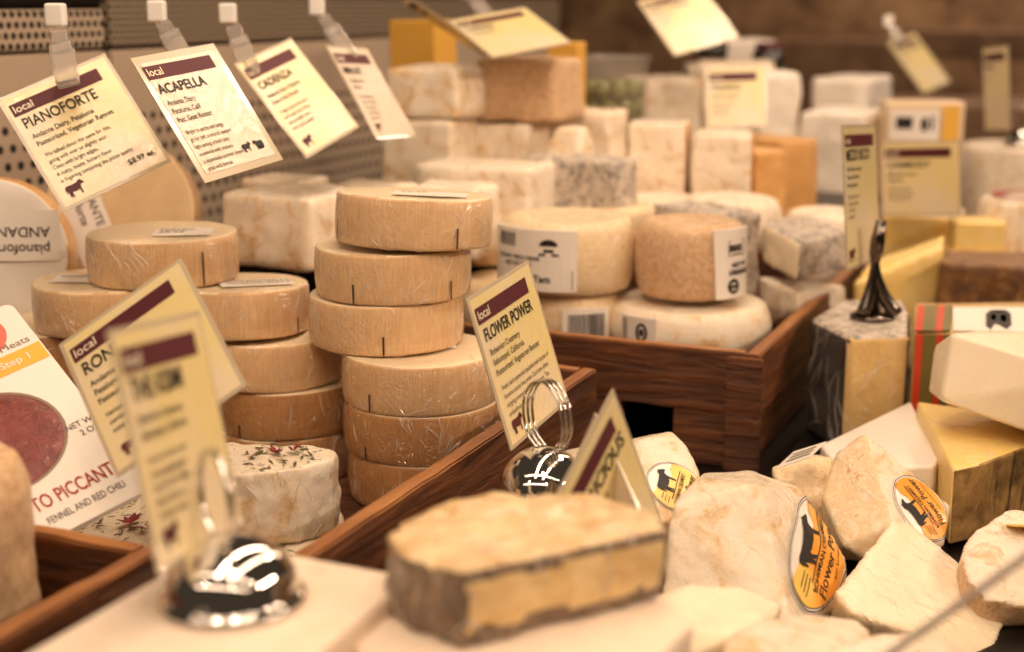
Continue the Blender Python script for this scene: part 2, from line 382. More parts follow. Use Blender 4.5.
class Print:
    """collects flat print in a (s, t) plane and maps it onto a surface"""
    def __init__(s): s.v = []; s.f = []; s.m = []
    def poly(s, pts, mi=0):
        b = len(s.v); s.v += list(pts); s.f.append(tuple(range(b, b+len(pts)))); s.m.append(mi)
    def rect(s, x0, y0, x1, y1, mi=0, cuts=1):
        for i in range(cuts):
            a = x0+(x1-x0)*i/cuts; c = x0+(x1-x0)*(i+1)/cuts
            s.poly([(a, y0), (c, y0), (c, y1), (a, y1)], mi)
    def text(s, t, size, x, y, mi=0, bold=0, align='LEFT', sx=1, rot=0, shear=0):
        vs, fs = text_polys(t, size, bold, align, sx, shear); b = len(s.v); ca, sa = math.cos(rot), math.sin(rot)
        s.v += [(x+p*ca-q*sa, y+p*sa+q*ca) for p, q in vs]; s.f += [tuple(b+i for i in f) for f in fs]; s.m += [mi]*len(fs)
    def cow(s, x, y, w, mi=0, flip=1, rot=0):
        ca, sa = math.cos(rot), math.sin(rot)
        s.poly([(x+(p*flip*ca-q*sa)*w, y+(p*flip*sa+q*ca)*w) for p, q in COW], mi)
    def barcode(s, x0, y0, x1, y1, mi=0, n=22, vertical=False):
        rnd = random.Random(int(x0*1e5)+n); p = 0; tot = n*2.2
        a0, a1 = (y0, y1) if vertical else (x0, x1)
        while p < tot-1:
            w = rnd.choice((.6, 1, 1.6)); g = rnd.choice((.6, 1, 1.4)); a = a0+(a1-a0)*p/tot; b = a0+(a1-a0)*min(p+w, tot)/tot
            s.rect(x0, a, x1, b, mi) if vertical else s.rect(a, y0, b, y1, mi)
            p += w+g
    def ellipse(s, x, y, a, b, mi=0, n=32, rot=0, a0=0, a1=2*math.pi):
        s.poly([(x+a*math.cos(t)*math.cos(rot)-b*math.sin(t)*math.sin(rot), y+a*math.cos(t)*math.sin(rot)+b*math.sin(t)*math.cos(rot)) for t in [a0+(a1-a0)*i/n for i in range(n)]], mi)
    def ring(s, x, y, a, b, w, mi=0, n=40, a0=0, a1=2*math.pi):
        for i in range(n):
            t, u = a0+(a1-a0)*i/n, a0+(a1-a0)*(i+1)/n
            s.poly([(x+a*math.cos(t), y+b*math.sin(t)), (x+a*math.cos(u), y+b*math.sin(u)), (x+(a-w)*math.cos(u), y+(b-w)*math.sin(u)), (x+(a-w)*math.cos(t), y+(b-w)*math.sin(t))], mi)
    def build(s, name, fn, mats, parent, local=False, sub=0):
        bm = bmesh.new(); vs = [bm.verts.new((x, y, 0) if sub else fn(x, y)) for x, y in s.v]
        for f, m in zip(s.f, s.m):
            try: q = bm.faces.new([vs[i] for i in f]); q.material_index = m
            except ValueError: pass
        big = [f for f in bm.faces if len(f.verts) > 4]
        if big: bmesh.ops.triangulate(bm, faces=big)
        if sub: subdivide_flat(bm, sub); [setattr(v, 'co', fn(v.co.x, v.co.y)) for v in bm.verts]
        return link(name, bm, mats, parent, False, local=local)
def slab_mesh(outline, fn, th):
    """a thin sheet: outline in (s, t), fn(s, t, depth) maps to the surface"""
    bm = bmesh.new(); n = len(outline)
    a = [bm.verts.new(fn(x, y, 0)) for x, y in outline]; b = [bm.verts.new(fn(x, y, -th)) for x, y in outline]
    bm.faces.new(a); bm.faces.new(b[::-1])
    for i in range(n): bm.faces.new((a[i], b[i], b[(i+1) % n], a[(i+1) % n]))
    bmesh.ops.recalc_face_normals(bm, faces=bm.faces); return bm

# ------------------------------------------------------------------ price signs: rigid cards fitted to the corners seen in the photograph
def fit_pose(corners, w, h, near=None):
    P = np.array([[-w/2, h/2, 0], [w/2, h/2, 0], [w/2, -h/2, 0], [-w/2, -h/2, 0]])
    T = np.array(corners, float); Rw = np.array([[1, 0, 0], [0, -sp, cp], [0, cp, sp]])      # right, up, forward rows
    def rot(r):
        th = np.linalg.norm(r)
        if th < 1e-9: return np.eye(3)
        k = r/th; K = np.array([[0, -k[2], k[1]], [k[2], 0, -k[0]], [-k[1], k[0], 0]])
        return np.eye(3)+math.sin(th)*K+(1-math.cos(th))*K@K
    def res(x):
        q = P@rot(x[:3]).T+x[3:]
        return (np.stack([CX+F*q[:, 0]/-q[:, 2], CY-F*q[:, 1]/-q[:, 2]], 1)-T).ravel()       # camera space, looking down -z
    best = []
    d0 = T[1]-T[0]; ang = math.atan2(-d0[1], d0[0]); c = T.mean(0); z0 = F*h/max(np.linalg.norm(T[3]-T[0]), np.linalg.norm(T[2]-T[1]))
    for ya in (-60, -25, 25, 60):
        for pa in (-50, 0, 40):
            Rm = np.array(Matrix.Rotation(ang, 3, 'Z')) @ np.array(Matrix.Rotation(R(ya), 3, 'Y')) @ np.array(Matrix.Rotation(R(pa), 3, 'X'))
            q = Matrix(Rm.tolist()).to_quaternion(); ax, an = q.to_axis_angle()
            x = np.array([*(np.array(ax)*an), (c[0]-CX)/F*z0, (CY-c[1])/F*z0, -z0]); lam = 1e-2
            e = res(x); E = e@e
            for it in range(80):
                J = np.stack([(res(x+np.eye(6)[i]*1e-6)-e)/1e-6 for i in range(6)], 1); A = J.T@J
                dx = np.linalg.solve(A+lam*np.diag(np.diag(A)+1e-9), -J.T@e); e2 = res(x+dx)
                if e2@e2 < E: x = x+dx; e = e2; E = e@e; lam *= .4
                else: lam *= 3
            n = rot(x[:3])[:, 2]
            if x[5] < 0 and n@(-x[3:]) > 0: best.append((E, x))
    best.sort(key=lambda b: b[0])
    if near:                                                       # of the two mirror solutions, the one whose named edge is nearer
        def ok(x):
            q = P@rot(x[:3]).T+x[3:]; d = -q[:, 2]
            return {'L': d[[0, 3]].sum() < d[[1, 2]].sum(), 'R': d[[0, 3]].sum() > d[[1, 2]].sum(), 'T': d[:2].sum() < d[2:].sum(), 'B': d[:2].sum() > d[2:].sum()}[near]
        lim = best[0][0]*6+60
        good = [b for b in best if ok(b[1]) and b[0] < lim]
        if good: best = good
    E, x = best[0]
    m = Matrix(rot(x[:3]).tolist()).to_4x4(); m.translation = Vector(x[3:])
    return Matrix.Translation(CAM) @ Matrix.Rotation(math.pi/2-PITCH, 4, 'X') @ m, E

def price_sign(corners, label, title, sub=(), para=(), w=.088, h=.1, near=None, cardm='card', cow=.17, extra=None, group=None, header='local', tsize=.0105, tx=1, sleeve=.0025, cat='price sign', icons=False):
    m, E = fit_pose(corners, w, h, near)
    print('SIGN', label[:40], 'err %.1f' % E, 'loc', [round(v, 3) for v in m.translation], 'depth %.3f' % m.translation.y)
    root = empty('price_sign', None, label, cat, group, mat=m)
    def fn(x, y, d=0): return Vector((x, y, d))
    s = sleeve
    bm = slab_mesh([(-w/2, -h/2), (w/2, -h/2), (w/2, h/2), (-w/2, h/2)], lambda x, y, d: Vector((x, y, d-.0003)), .0009)
    link('laminate_sleeve', bm, M['sleeve'], root, False, local=True)
    bm = slab_mesh([(-w/2+s, -h/2+s), (w/2-s, -h/2+s), (w/2-s, h/2-s), (-w/2+s, h/2-s)], fn, .0002)
    link('printed_card', bm, M[cardm], root, False, local=True)
    f2 = lambda x, y: Vector((x, y, .00025)); f3 = lambda x, y: Vector((x, y, .0005))
    L = -w/2+.0062
    p = Print(); p.rect(L-.0015, h/2-.019, w/2-.012, h/2-.0085); p.build('header_band', f2, [M['maroon']], root, True)
    p = Print()
    if header: p.text(header, .0085, L, h/2-.0163, 1, .004)
    p.text(title, tsize, L+.001, h/2-.0305, 0, .018, sx=tx)
    y = h/2-.040
    for t in sub: p.text(t, .0058, L+.002, y, 0, .006, sx=.84); y -= .0068
    y -= .003
    for t in para: p.text(t, .0046, L+.003, y, 2, .004, sx=.80); y -= .0058
    if extra: p.text(extra, .006, w/2-.029, -h/2+.011, 0, .012)
    p.build('lettering', f3, [M['ink'], M['cream_ink'], M['ink_brown']], root, True)
    if cow:
        p = Print(); p.cow(L+.010, -h/2+.0125, cow*w); p.build('cow_emblem', f3, [M['maroon']], root, True)
    if icons:
        p = Print()
        for k in range(2): p.cow(w/2-s-.024+k*.013, -h/2+s+.011, .0105, 0, 1-2*k)
        p.build('animal_emblems', f3, [M['ink']], root, True)
    return root

def dome_holder(pos, r, h, label, ring_yaw, rings=1, rr=.017, gap=.0, wire=.0013, tall=1.0, shift=0, group='chrome sign holders'):
    root = empty('sign_holder', pos, label, 'sign holder', group)
    prof = [(0, .0005), (r*.98, .0005), (r*1.0, .0015), (r*.985, .0032), (r*.93, .0042), (r*.89, .0055)]
    prof += [(r*.88*math.cos(t), .0055+(h-.0055)*math.sin(t)) for t in [math.pi/2*i/14 for i in range(1, 14)]]+[(0, h)]
    bm = lathe(prof, 56); bmesh.ops.translate(bm, verts=bm.verts, vec=pos); link('weighted_base', bm, M['chrome'], root, True)
    d = Vector((math.cos(ring_yaw), math.sin(ring_yaw), 0)); n = Vector((-d.y, d.x, 0))
    for k in range(rings):
        c = Vector(pos)+Vector((shift, 0, h+rr*tall-.002))+n*(k-(rings-1)/2)*gap
        bm = tube([c+d*rr*math.cos(t)+Vector((0, 0, rr*tall*math.sin(t))) for t in [2*math.pi*i/44 for i in range(44)]], wire, 8, True)
        link('wire_ring', bm, M['chrome'], root, True)
    return root

def hang_clip(px, py, tip, Y, label, group='clear plastic sign clips on the back panel', s=1.0):
    """white socket at (px, py) and a clear arm and jaw down to the sign at tip"""
    a = at(px, py, Y+.03); b = at(tip[0], tip[1], Y-.004)
    root = empty('sign_clip', a, label, 'sign clip', group)
    w = .0072*s
    crisp('socket', box_pts(a+Vector((0, 0, -w)), w*2, w*1.6, w*2.4, 0), M['knob'], None, None, bevel=.0022, parent=root)
    d = (b-a); L = d.length; d.normalize(); side = Vector((1, 0, 0)); side = (side-d*side.dot(d)).normalized(); nn = d.cross(side)
    def bar(c0, c1, wd, th, nm, mt):
        pts = [p+side*sx*wd/2+nn*sn*th/2 for p in (c0, c1) for sx in (-1, 1) for sn in (-1, 1)]
        crisp(nm, pts, mt, None, None, bevel=.001, parent=root)
    bar(a+d*.012*s, a+d*L*.55, .012*s, .005, 'swivel_arm', M['clear'])
    bar(a+d*L*.45+nn*.005, b+nn*.003, .016*s, .003, 'jaw', M['clear'])
    bar(a+d*L*.45-nn*.005, b-nn*.003, .016*s, .003, 'jaw', M['clear'])
    return root

# ------------------------------------------------------------------ folds of cling film on a cheese, whitened to stand in for glints
from mathutils.bvhtree import BVHTree
def film(o, n, L, seed=0, ang=(-.6, .6), w=.0007, pick=None, up=Vector((0, 0, 1)), clusters=0):
    rnd = random.Random(seed+17); mw = world(o); vs = [mw @ v.co for v in o.data.vertices]
    bv = BVHTree.FromPolygons(vs, [tuple(f.vertices) for f in o.data.polygons])
    polys = []
    for f in o.data.polygons:
        nn = (mw.to_3x3() @ f.normal).normalized(); c = mw @ f.center
        pv = [vs[i] for i in f.vertices]
        if (pick or (lambda c, q: abs(q.z) < .6 and q.dot((CAM-c).normalized()) > .15))(c, nn): polys.append((c, nn, f.area, pv))
    if not polys: return
    bm = bmesh.new(); cl = [(rnd.choice(polys)[0], rnd.uniform(*ang)) for k in range(clusters)]
    wts = [p[2] for p in polys]
    for k in range(n):
        c, nn, _, pv = rnd.choices(polys, wts)[0]; a = rnd.uniform(*ang)
        tri = [(pv[0], pv[i], pv[i+1]) for i in range(1, len(pv)-1)]
        A = rnd.choices(tri, [max(1e-12, (q[1]-q[0]).cross(q[2]-q[0]).length) for q in tri])[0]
        s1 = math.sqrt(rnd.random()); s2 = rnd.random(); c = A[0]*(1-s1)+A[1]*(s1*(1-s2))+A[2]*(s1*s2)
        if cl and rnd.random() < .7:
            cc, a0 = rnd.choice(cl); c2, nn2, i, d = bv.find_nearest(cc+Vector((rnd.gauss(0, .012), rnd.gauss(0, .004), rnd.gauss(0, .006))))
            if c2 is not None: c, nn = c2, nn2; a = a0+rnd.gauss(0, .18)
        t = (up-nn*up.dot(nn)); t = t.normalized() if t.length > .01 else Vector((1, 0, 0))
        t = (t*math.cos(a)+nn.cross(t)*math.sin(a)).normalized(); ln = rnd.uniform(.35, 1)*L; m = 6; ww = w*rnd.uniform(.5, 1.4); row = []
        p = c-t*ln/2; bend = rnd.uniform(-.12, .12)
        for i in range(m+1):
            q, qn, _, dd = bv.find_nearest(p)
            if q is None or qn is None or dd > .004: break
            s = qn.cross(t).normalized(); k2 = math.sin(math.pi*(i+.15)/(m+.3))*ww
            row.append([bm.verts.new(q-s*k2*.5+qn*.0001), bm.verts.new(q+qn*(.0003+k2*.5)), bm.verts.new(q+s*k2*.5+qn*.0001)])
            t = (t-qn*t.dot(qn)+s*bend).normalized(); p = q+t*ln/m
        for r0, r1 in zip(row, row[1:]):
            for j in (0, 1): bm.faces.new((r0[j], r0[j+1], r1[j+1], r1[j]))
    bmesh.ops.recalc_face_normals(bm, faces=bm.faces)
    f = link('film_fold_glints', bm, M['film'], o, True); f['kind'] = 'stuff'
    return f

# ------------------------------------------------------------------ cheese wheels
WG = 'tan pressed cheese wheels in the wooden crate'
def wheel_mesh(r, h, name='round_cheese', mats=None, ticks=(), bulge=.0008, seed=0, b=.0022, seg=96):
    n = 6
    prof = [(0, 0), (r*.5, 0), (r-b, 0), (r-b*.3, b*.3), (r, b)]
    prof += [(r+bulge*math.sin(math.pi*i/n), b+(h-2*b)*i/n) for i in range(1, n)]
    prof += [(r, h-b), (r-b*.3, h-b*.3), (r-b, h), (r*.75, h-.0008), (r*.4, h-.0012), (0, h-.0012)]
    bm = lathe(prof, seg)
    off = Vector((seed*2.3, seed*5.1, seed))
    for v in bm.verts:
        k = noise.noise(v.co*22+off)*.0009; q = Vector((v.co.x, v.co.y, 0))
        if q.length > r*.3: v.co += q.normalized()*k
        v.co.z += noise.noise(v.co*30+off)*.0007
    bm.normal_update()
    for f in bm.faces:
        c = f.calc_center_median(); f.material_index = 1 if f.normal.z > .8 and c.z > h*.7 and Vector((c.x, c.y)).length < r-b*.5 else 0
    for ang, l in ticks:                                             # short dark cut marks inked on the rim
        a, w = ang, .0007/r
        z0, z1 = .0015, .0015+l; rr = r+bulge+.0012
        vs = [bm.verts.new((rr*math.cos(t), rr*math.sin(t), z)) for t, z in ((a-w, z0), (a+w, z0), (a+w, z1), (a-w, z1))]
        f = bm.faces.new(vs); f.material_index = 2
    return bm
def wheel(pos, r, h, label, group=WG, mats=None, tilt=(0, 0), ticks=(), seed=0, rz=0, top_label=None, name='round_cheese', cat='cheese', bulge=.0008, b=.0022):
    bm = wheel_mesh(r, h, name, None, ticks, bulge, seed, b)
    o = link(name, bm, mats or [M['wheel'], M['wheel_top'], M['tick']])
    o.matrix_world = Matrix.Translation(pos) @ Matrix.Rotation(tilt[0], 4, 'X') @ Matrix.Rotation(tilt[1], 4, 'Y') @ Matrix.Rotation(rz, 4, 'Z')
    sharp(o.data, 50)
    tag(o, label, cat, group)
    if top_label:
        x, y, w, d, ang, txt = top_label
        fn = lambda s, t, q=0: Vector((x+s*math.cos(ang)-t*math.sin(ang), y+s*math.sin(ang)+t*math.cos(ang), h+.0007+q))
        bm = slab_mesh([(-w/2, -d/2), (w/2, -d/2), (w/2, d/2), (-w/2, d/2)], fn, .0005)
        lo = link('paper_label', bm, M['paper'], o, False, local=True)
        p = Print()
        for i, t in enumerate(txt): p.text(t, d*.28, -w*.42, d*.18-i*d*.34, 0, .01)
        p.build('lettering', lambda s, t: fn(s, t, .0003), [M['ink_brown']], lo, True)
    if group == WG: film(o, 26, .022, int(pos[0]*1e4)+seed if isinstance(seed, int) else int(seed*1e3), (-.55, .55), .0008, None, Vector((0, 0, 1)), 3)
    return o
# ================================================================== THE SETTING
def quad_struct(name, pts, mat, th=.02):
    bm = bmesh.new(); vs = [bm.verts.new(p) for p in pts]; f = bm.faces.new(vs)
    n = (pts[1]-pts[0]).cross(pts[2]-pts[0]).normalized()
    r = bmesh.ops.extrude_face_region(bm, geom=[f]); 
    bmesh.ops.translate(bm, verts=[g for g in r['geom'] if isinstance(g, bmesh.types.BMVert)], vec=-n*th)
    bmesh.ops.recalc_face_normals(bm, faces=bm.faces)
    return structure(link(name, bm, mat, None, False))
quad_struct('floor', [uv(-.6, -1.2, 0), uv(6, -1.2, 0), uv(6, 1.0, 0), uv(-.6, 1.0, 0)], M['counter'])
WV = .96
def wall_panel(name, u0, u1, z0, z1, mat, dv=0):
    bm = bmesh.new(); L = u1-u0
    bmesh.ops.create_cube(bm, size=1); bmesh.ops.scale(bm, verts=bm.verts, vec=(L, .012, z1-z0))
    bmesh.ops.bevel(bm, geom=bm.edges[:], offset=.002, segments=2, affect='EDGES')
    o = link(name, bm, mat, None, False)
    o.matrix_world = Matrix.Translation(uv((u0+u1)/2, WV+dv, (z0+z1)/2)) @ Matrix.Rotation(YAW, 4, 'Z')
    return structure(o)
wall_panel('wall_back', .3, 1.142, -.02, .333, M['perf_low'])
wall_panel('trim_1', .3, 1.142, .336, .374, M['perf_strip'])
wall_panel('trim_2', .3, 1.142, .377, .60, M['counter'], .004)
wall_panel('trim_3', 1.148, 2.35, -.02, .333, M['perf_low'])
wall_panel('trim_4', 1.148, 2.35, .336, .385, M['perf_fine'])
wall_panel('trim_5', 1.148, 2.35, .388, .60, M['counter'], .004)
quad_struct('wall_right', [uv(6, -2.5, -.5), uv(6, 3.5, -.5), uv(6, 3.5, 2.2), uv(6, -2.5, 2.2)], M['brown_wall'])
quad_struct('wall_left', [uv(2.36, 3.5, -.5), uv(6, 3.5, -.5), uv(6, 3.5, 2.2), uv(2.36, 3.5, 2.2)], M['counter'])
# stepped riser along the back of the case
bm = bmesh.new(); bmesh.ops.create_cube(bm, size=1); bmesh.ops.scale(bm, verts=bm.verts, vec=(1.19, .265, .15))
bmesh.ops.bevel(bm, geom=bm.edges[:], offset=.003, segments=2, affect='EDGES')
o = link('riser_shelf', bm, M['counter'], None, False); structure(o)
o.matrix_world = Matrix.Translation(uv(1.685, .755, .075)) @ Matrix.Rotation(YAW, 4, 'Z')

bm = bmesh.new(); bmesh.ops.create_cube(bm, size=1); bmesh.ops.scale(bm, verts=bm.verts, vec=(.74, .29, .118))
bmesh.ops.bevel(bm, geom=bm.edges[:], offset=.003, segments=2, affect='EDGES')
o = link('riser_shelf', bm, M['counter'], None, False); structure(o)
o.matrix_world = Matrix.Translation(uv(1.96, .47, .059)) @ Matrix.Rotation(YAW, 4, 'Z')

# ================================================================== CRATES
def crate(u0, u1, v0, v1, h, label, front_h=None, base=0.0, name='wooden_crate', th=.012):
    c = uv((u0+u1)/2, (v0+v1)/2, 0); root = empty(name, c, label, 'crate', 'stained wooden crates')
    z = base+.004
    fb = front_h or h
    t = th/2
    board('end_board', uv(u0+t, v0+th, z), uv(u0+t, v1-th, z), th, fb-z, M['wood'], root)
    board('end_board', uv(u1-t, v0+th, z), uv(u1-t, v1-th, z), th, h-z, M['wood'], root)
    board('side_board', uv(u0, v0+t, z), uv(u1, v0+t, z), th, h-z, M['wood'], root)
    board('side_board', uv(u0, v1-t, z), uv(u1, v1-t, z), th, h-z, M['wood'], root)
    crisp('floor_board', box_pts(uv((u0+u1)/2, (v0+v1)/2, base+.006), u1-u0-2*th-.001, v1-v0-2*th-.001, .014), M['wood'], None, None, bevel=.001, parent=root)
    return root
crate(.57, 1.0, .372, .94, .10, 'wooden crate holding the stacks of tan cheese wheels and the herbed cheese', front_h=.082)
crate(.20, .559, .449, .80, .10, 'low wooden crate in the near corner, mostly empty, with one rounded cheese inside')
cb = crate(1.094, 1.58, .266, .60, .10, 'wooden crate full of white and labelled cheeses, standing on a wooden foot frame', base=.043)
for a, b in ((.268, .338), (.385, .598)):
    board('foot_block', uv(1.10, a, 0), uv(1.10, b, 0), .012, .0465, M['wood'], cb)
board('corner_post', uv(1.0905, .262, 0), uv(1.0905, .292, 0), .006, .097, M['wood'], cb)
board('foot_rail', uv(1.10, .280, 0), uv(1.56, .280, 0), .014, .0465, M['wood'], cb)
board('foot_rail', uv(1.10, .585, 0), uv(1.56, .585, 0), .014, .0465, M['wood'], cb)
crisp('inner_shelf', box_pts(uv(1.337, .433, .064), .455, .305, .006), M['wood'], None, None, bevel=.001, parent=cb)

# ================================================================== TAN WHEELS
r, h = .058, .0365
def stack(cx, Y, specs, z0=.02):
    z = z0
    for i, s in enumerate(specs):
        p = at(s['px'], 300, s.get('Y', Y)); p.z = z
        wheel(p, r*s.get('k', 1), h, s['label'], mats=[M['wheel_shaded' if s.get('b') else 'wheel'], M['wheel_top'], M['tick']], tilt=s.get('tilt', (0, 0)), ticks=s.get('ticks', ()), seed=i+cx*.01, rz=0, top_label=s.get('tl'))
        z += h+.0006+s.get('gap', 0)
q = -math.pi/2
front = 'the six-high stack of tan wheels by the leaning yellow sign'
stack(415, 1.035, [
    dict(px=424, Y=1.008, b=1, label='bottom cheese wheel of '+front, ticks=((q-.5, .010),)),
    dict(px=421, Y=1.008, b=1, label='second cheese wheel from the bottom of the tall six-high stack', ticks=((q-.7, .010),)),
    dict(px=420, Y=1.008, label='third cheese wheel from the bottom, top visible below the leaning three', ticks=((q-.6, .013),), tl=(.0, .012, .05, .03, .1, ('PIANOFORTE',))),
    dict(px=386, label='fourth cheese wheel up in the tallest stack, pushed out to one side', ticks=((q+.05, .014),)),
    dict(px=394, label='second cheese wheel from the top of the tallest stack, two dark cuts', ticks=((q-.42, .014), (q+.85, .014))),
    dict(px=414, label='topmost cheese wheel of the tallest stack with paper label on its face', ticks=((q-1.1, .016), (q+.62, .015)), tilt=(R(-3.2), R(2.6)), gap=.001, tl=(.012, -.004, .055, .032, .0, ('$8.99',))),
])
stack(266, 1.068, [
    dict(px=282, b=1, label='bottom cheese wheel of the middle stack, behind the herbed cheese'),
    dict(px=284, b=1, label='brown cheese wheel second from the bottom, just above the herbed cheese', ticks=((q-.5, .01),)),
    dict(px=268, label='cheese wheel third up in the middle stack, under the labelled one', ticks=((q-.6, .012),)),
    dict(px=234, tilt=(R(-3), 0), label='top cheese wheel of the middle stack with a pale paper label', ticks=((q+1.1, .012),), tl=(.018, -.004, .055, .03, .3, ('PIANOFORTE', 'Andante Dairy'))),
])
stack(100, 1.10, [
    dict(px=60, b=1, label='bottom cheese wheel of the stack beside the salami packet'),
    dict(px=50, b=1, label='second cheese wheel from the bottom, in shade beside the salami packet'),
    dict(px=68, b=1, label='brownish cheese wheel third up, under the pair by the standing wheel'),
    dict(px=110, label='cheese wheel second from top, half covered by the wheel stacked on it', Y=1.085, tl=(-.02, .0, .045, .03, 0, ('pianoforte',))),
    dict(px=166, label='topmost cheese wheel under the first hanging yellow sign, labelled face', Y=1.09, ticks=((q+.75, .026),), tl=(.018, -.006, .045, .032, .1, ('PIANO', '$8.99'))),
])
# two wheels stood on edge against the back panel
p = at(2, 252, 1.172)
wheel(p, .063, .036, 'cheese wheel standing on edge with an upside-down paper label on its face', mats=[M['orange'], M['paper'], M['tick']], tilt=(R(84), R(6)), rz=math.pi, seed=4, top_label=(-.004, -.016, .105, .042, 0, ('pianoforte', 'ANDANTE')), group='cheese wheels stood on edge')
bpy.data.objects[-1] if False else None
p = at(130, 216, 1.25)
wheel(p, .066, .036, 'tan cheese wheel leaning on edge with a sideways printed label', mats=[M['wheel'], M['kraft'], M['tick']], tilt=(R(76), 0), rz=R(-68), seed=5, top_label=(0, -.028, .10, .036, 0, ('ANDANTE', 'pianoforte')), group='cheese wheels stood on edge')
# block that lifts the standing wheels
crisp('cheese_block', box_pts(at(40, 300, 1.19).xy.to_3d()+Vector((0, 0, .0205)), .13, .05, .103, R(8)), [M['wheel_shaded']], 'tan cheese block under the wheels that stand on edge', 'cheese', bevel=.004)

# ================================================================== HERBED CHEESE, SALAMI, NEAR CRATE
def herbs(o, c, rad, z, n, petals, seed):
    rnd = random.Random(seed); bm = bmesh.new(); bp = bmesh.new()
    for i in range(n):
        a = rnd.random()*6.28; d = rad*math.sqrt(rnd.random()); L = rnd.uniform(.002, .006); w = rnd.uniform(.0005, .0012); t = rnd.random()*3.14
        m = Matrix.Translation(c+Vector((d*math.cos(a), d*math.sin(a), z+.0004))) @ Matrix.Rotation(t, 4, 'Z') @ Matrix.Rotation(rnd.uniform(-.3, .3), 4, 'Y')
        vs = [bm.verts.new(m @ Vector(q)) for q in ((-L, 0, 0), (0, w, .0006), (L, 0, .0002), (0, -w, .0003))]; bm.faces.new(vs)
    hb = link('herb_flecks', bm, M['leafy'], o); hb['kind'] = 'stuff'
    for (x, y, s) in petals:
        for k in range(7):
            a = k*.9+rnd.random(); L = s*rnd.uniform(.6, 1.1)
            m = Matrix.Translation(c+Vector((x, y, z+.001))) @ Matrix.Rotation(a, 4, 'Z') @ Matrix.Rotation(-rnd.uniform(.05, .4), 4, 'Y')
            vs = [bp.verts.new(m @ Vector(q)) for q in ((0, 0, 0), (L*.5, L*.28, .001), (L, .0, .002), (L*.5, -L*.28, .001))]; bp.faces.new(vs)
    if petals: link('dried_petals', bp, M['petal'], o)
    else: bp.free()
c = at(183, 300, .875); c.z = .0205
o = wheel(c, .098, .026, 'wide flat herbed cheese with red petals lying at the bottom of the crate', 'herbed cheeses', [M['white_rind'], M['herb'], M['tick']], seed=8, b=.006)
herbs(o, c, .093, .026, 240, ((-.040, -.01, .013), (-.025, -.02, .011), (.05, -.065, .008)), 3)
top = [az(x, y, .097) for x, y in ((160, 468), (200, 474), (240, 475), (300, 468), (330, 460), (338, 453), (327, 447), (299, 445), (237, 442), (165, 444))]
c = centre(top)
o = soft('round_cheese', top+[Vector((p.x, p.y, .047)) for p in top]+[Vector((p.x+(p.x-c.x)*.03, p.y+(p.y-c.y)*.06, .07)) for p in top], [M['wrap_white'], M['herb']], 'thick white cut herbed cheese with a red flower on top', 'cheese', 'herbed cheeses', voxel=.0022, smooth=3, amp=.0015, freq=60, face=lambda q, n: 1 if n.z > .7 else 0)
film(o, 30, .018, 12, (-.5, .5), .0007)
herbs(o, Vector((c.x+.01, c.y, 0)), .026, .0972, 60, ((.0, .004, .008), (.010, .010, .006)), 5)
# rounded cheese in the near crate
c = at(-58, 560, .665)
soft('round_cheese', [Vector((c.x+.047*math.cos(t)*k, c.y+.047*math.sin(t)*k, z)) for t in [i*.52 for i in range(12)] for z, k in ((.02, .93), (.034, 1), (.14, 1), (.157, .86))], [M['bloomy_tan']], 'rounded tan-rinded cheese standing in the near corner crate', 'cheese', voxel=.004, amp=.003, freq=25)

# salami packet
SW, SH = .135, .19
m, E = fit_pose([(-190, 390), (2, 302), (160, 488), (-72, 600)], SW, SH, 'B')
print('SALAMI', E, m.translation)
root = empty('salami_packet', None, 'white salami packet with a round window leaning in the wooden crate', 'salami packet', mat=m)
fn = lambda x, y, d=0: Vector((x, y, d))
rc = .006
outl = [((sx*(SW/2-rc) if sx > 0 else -.042)+rc*math.cos(a), sy*(SH/2-rc)+rc*math.sin(a)) for sx, sy, a0 in ((1, 1, 0), (-1, 1, 1.5708), (-1, -1, 3.1416), (1, -1, 4.7124)) for a in [a0+i*.3927 for i in range(5)]]
outl = [p for p in outl if not (p[0] < 0 and p[1] < 0)]+[]
k = [i for i, p in enumerate(outl) if p[0] < 0][-1]; outl[k+1:k+1] = [(-.048, -.045), (.002, -SH/2)]
link('card_sleeve', slab_mesh(outl, fn, .004), M['paper'], root, False, local=True)
wx, wy, wr = .008, -.012, .040
bm = lathe([(wr*math.sin(t), .0002+.0035*(math.cos(t))) for t in [i*math.pi/2/10 for i in range(11)]], 48); bmesh.ops.translate(bm, verts=bm.verts, vec=(wx, wy, 0))
link('salami_window', bm, M['salami'], root, True, local=True)
f2 = lambda x, y: Vector((x, y, .0004))
p = Print(); p.ring(wx, wy, wr+.0016, wr+.0016, .0022, 0)
p.build('window_edge', f2, [M['ink_grey']], root, True)
p = Print(); p.rect(-.02, .036, SW/2-.001, .052, 0); p.build('yellow_band', f2, [M['yellow_ink']], root, True)
p = Print(); p.ring(.030, .076, .024, .022, .006, 0); p.build('coral_ring', f2, [M['pink_ink']], root, True)
p = Print()
p.text('Step 1', .0085, .036, .041, 0, .01); p.rect(.018, .041, .026, .047, 0)
p.build('band_lettering', lambda x, y: Vector((x, y, .0008)), [M['paper']], root, True)
p = Print()
p.text('Cured Meats', .0085, .018, .0555, 2, .0)
p.text('NET WT', .0068, .046, -.028, 1, .0, sx=.8); p.text('2 OZ', .0068, .052, -.036, 1, .0, sx=.8)
p.text('SALAMET', .0155, .001, -.0735, 0, .010, 'RIGHT', sx=.53); p.text('TO PICCANTE', .0155, .0035, -.0735, 0, .010, sx=.56)
p.text('FENNEL AND RED CHILI', .0078, .006, -.0855, 1, 0, sx=.58)
p.build('lettering', f2, [M['red_ink'], M['ink_brown'], M['ink_grey']], root, True)

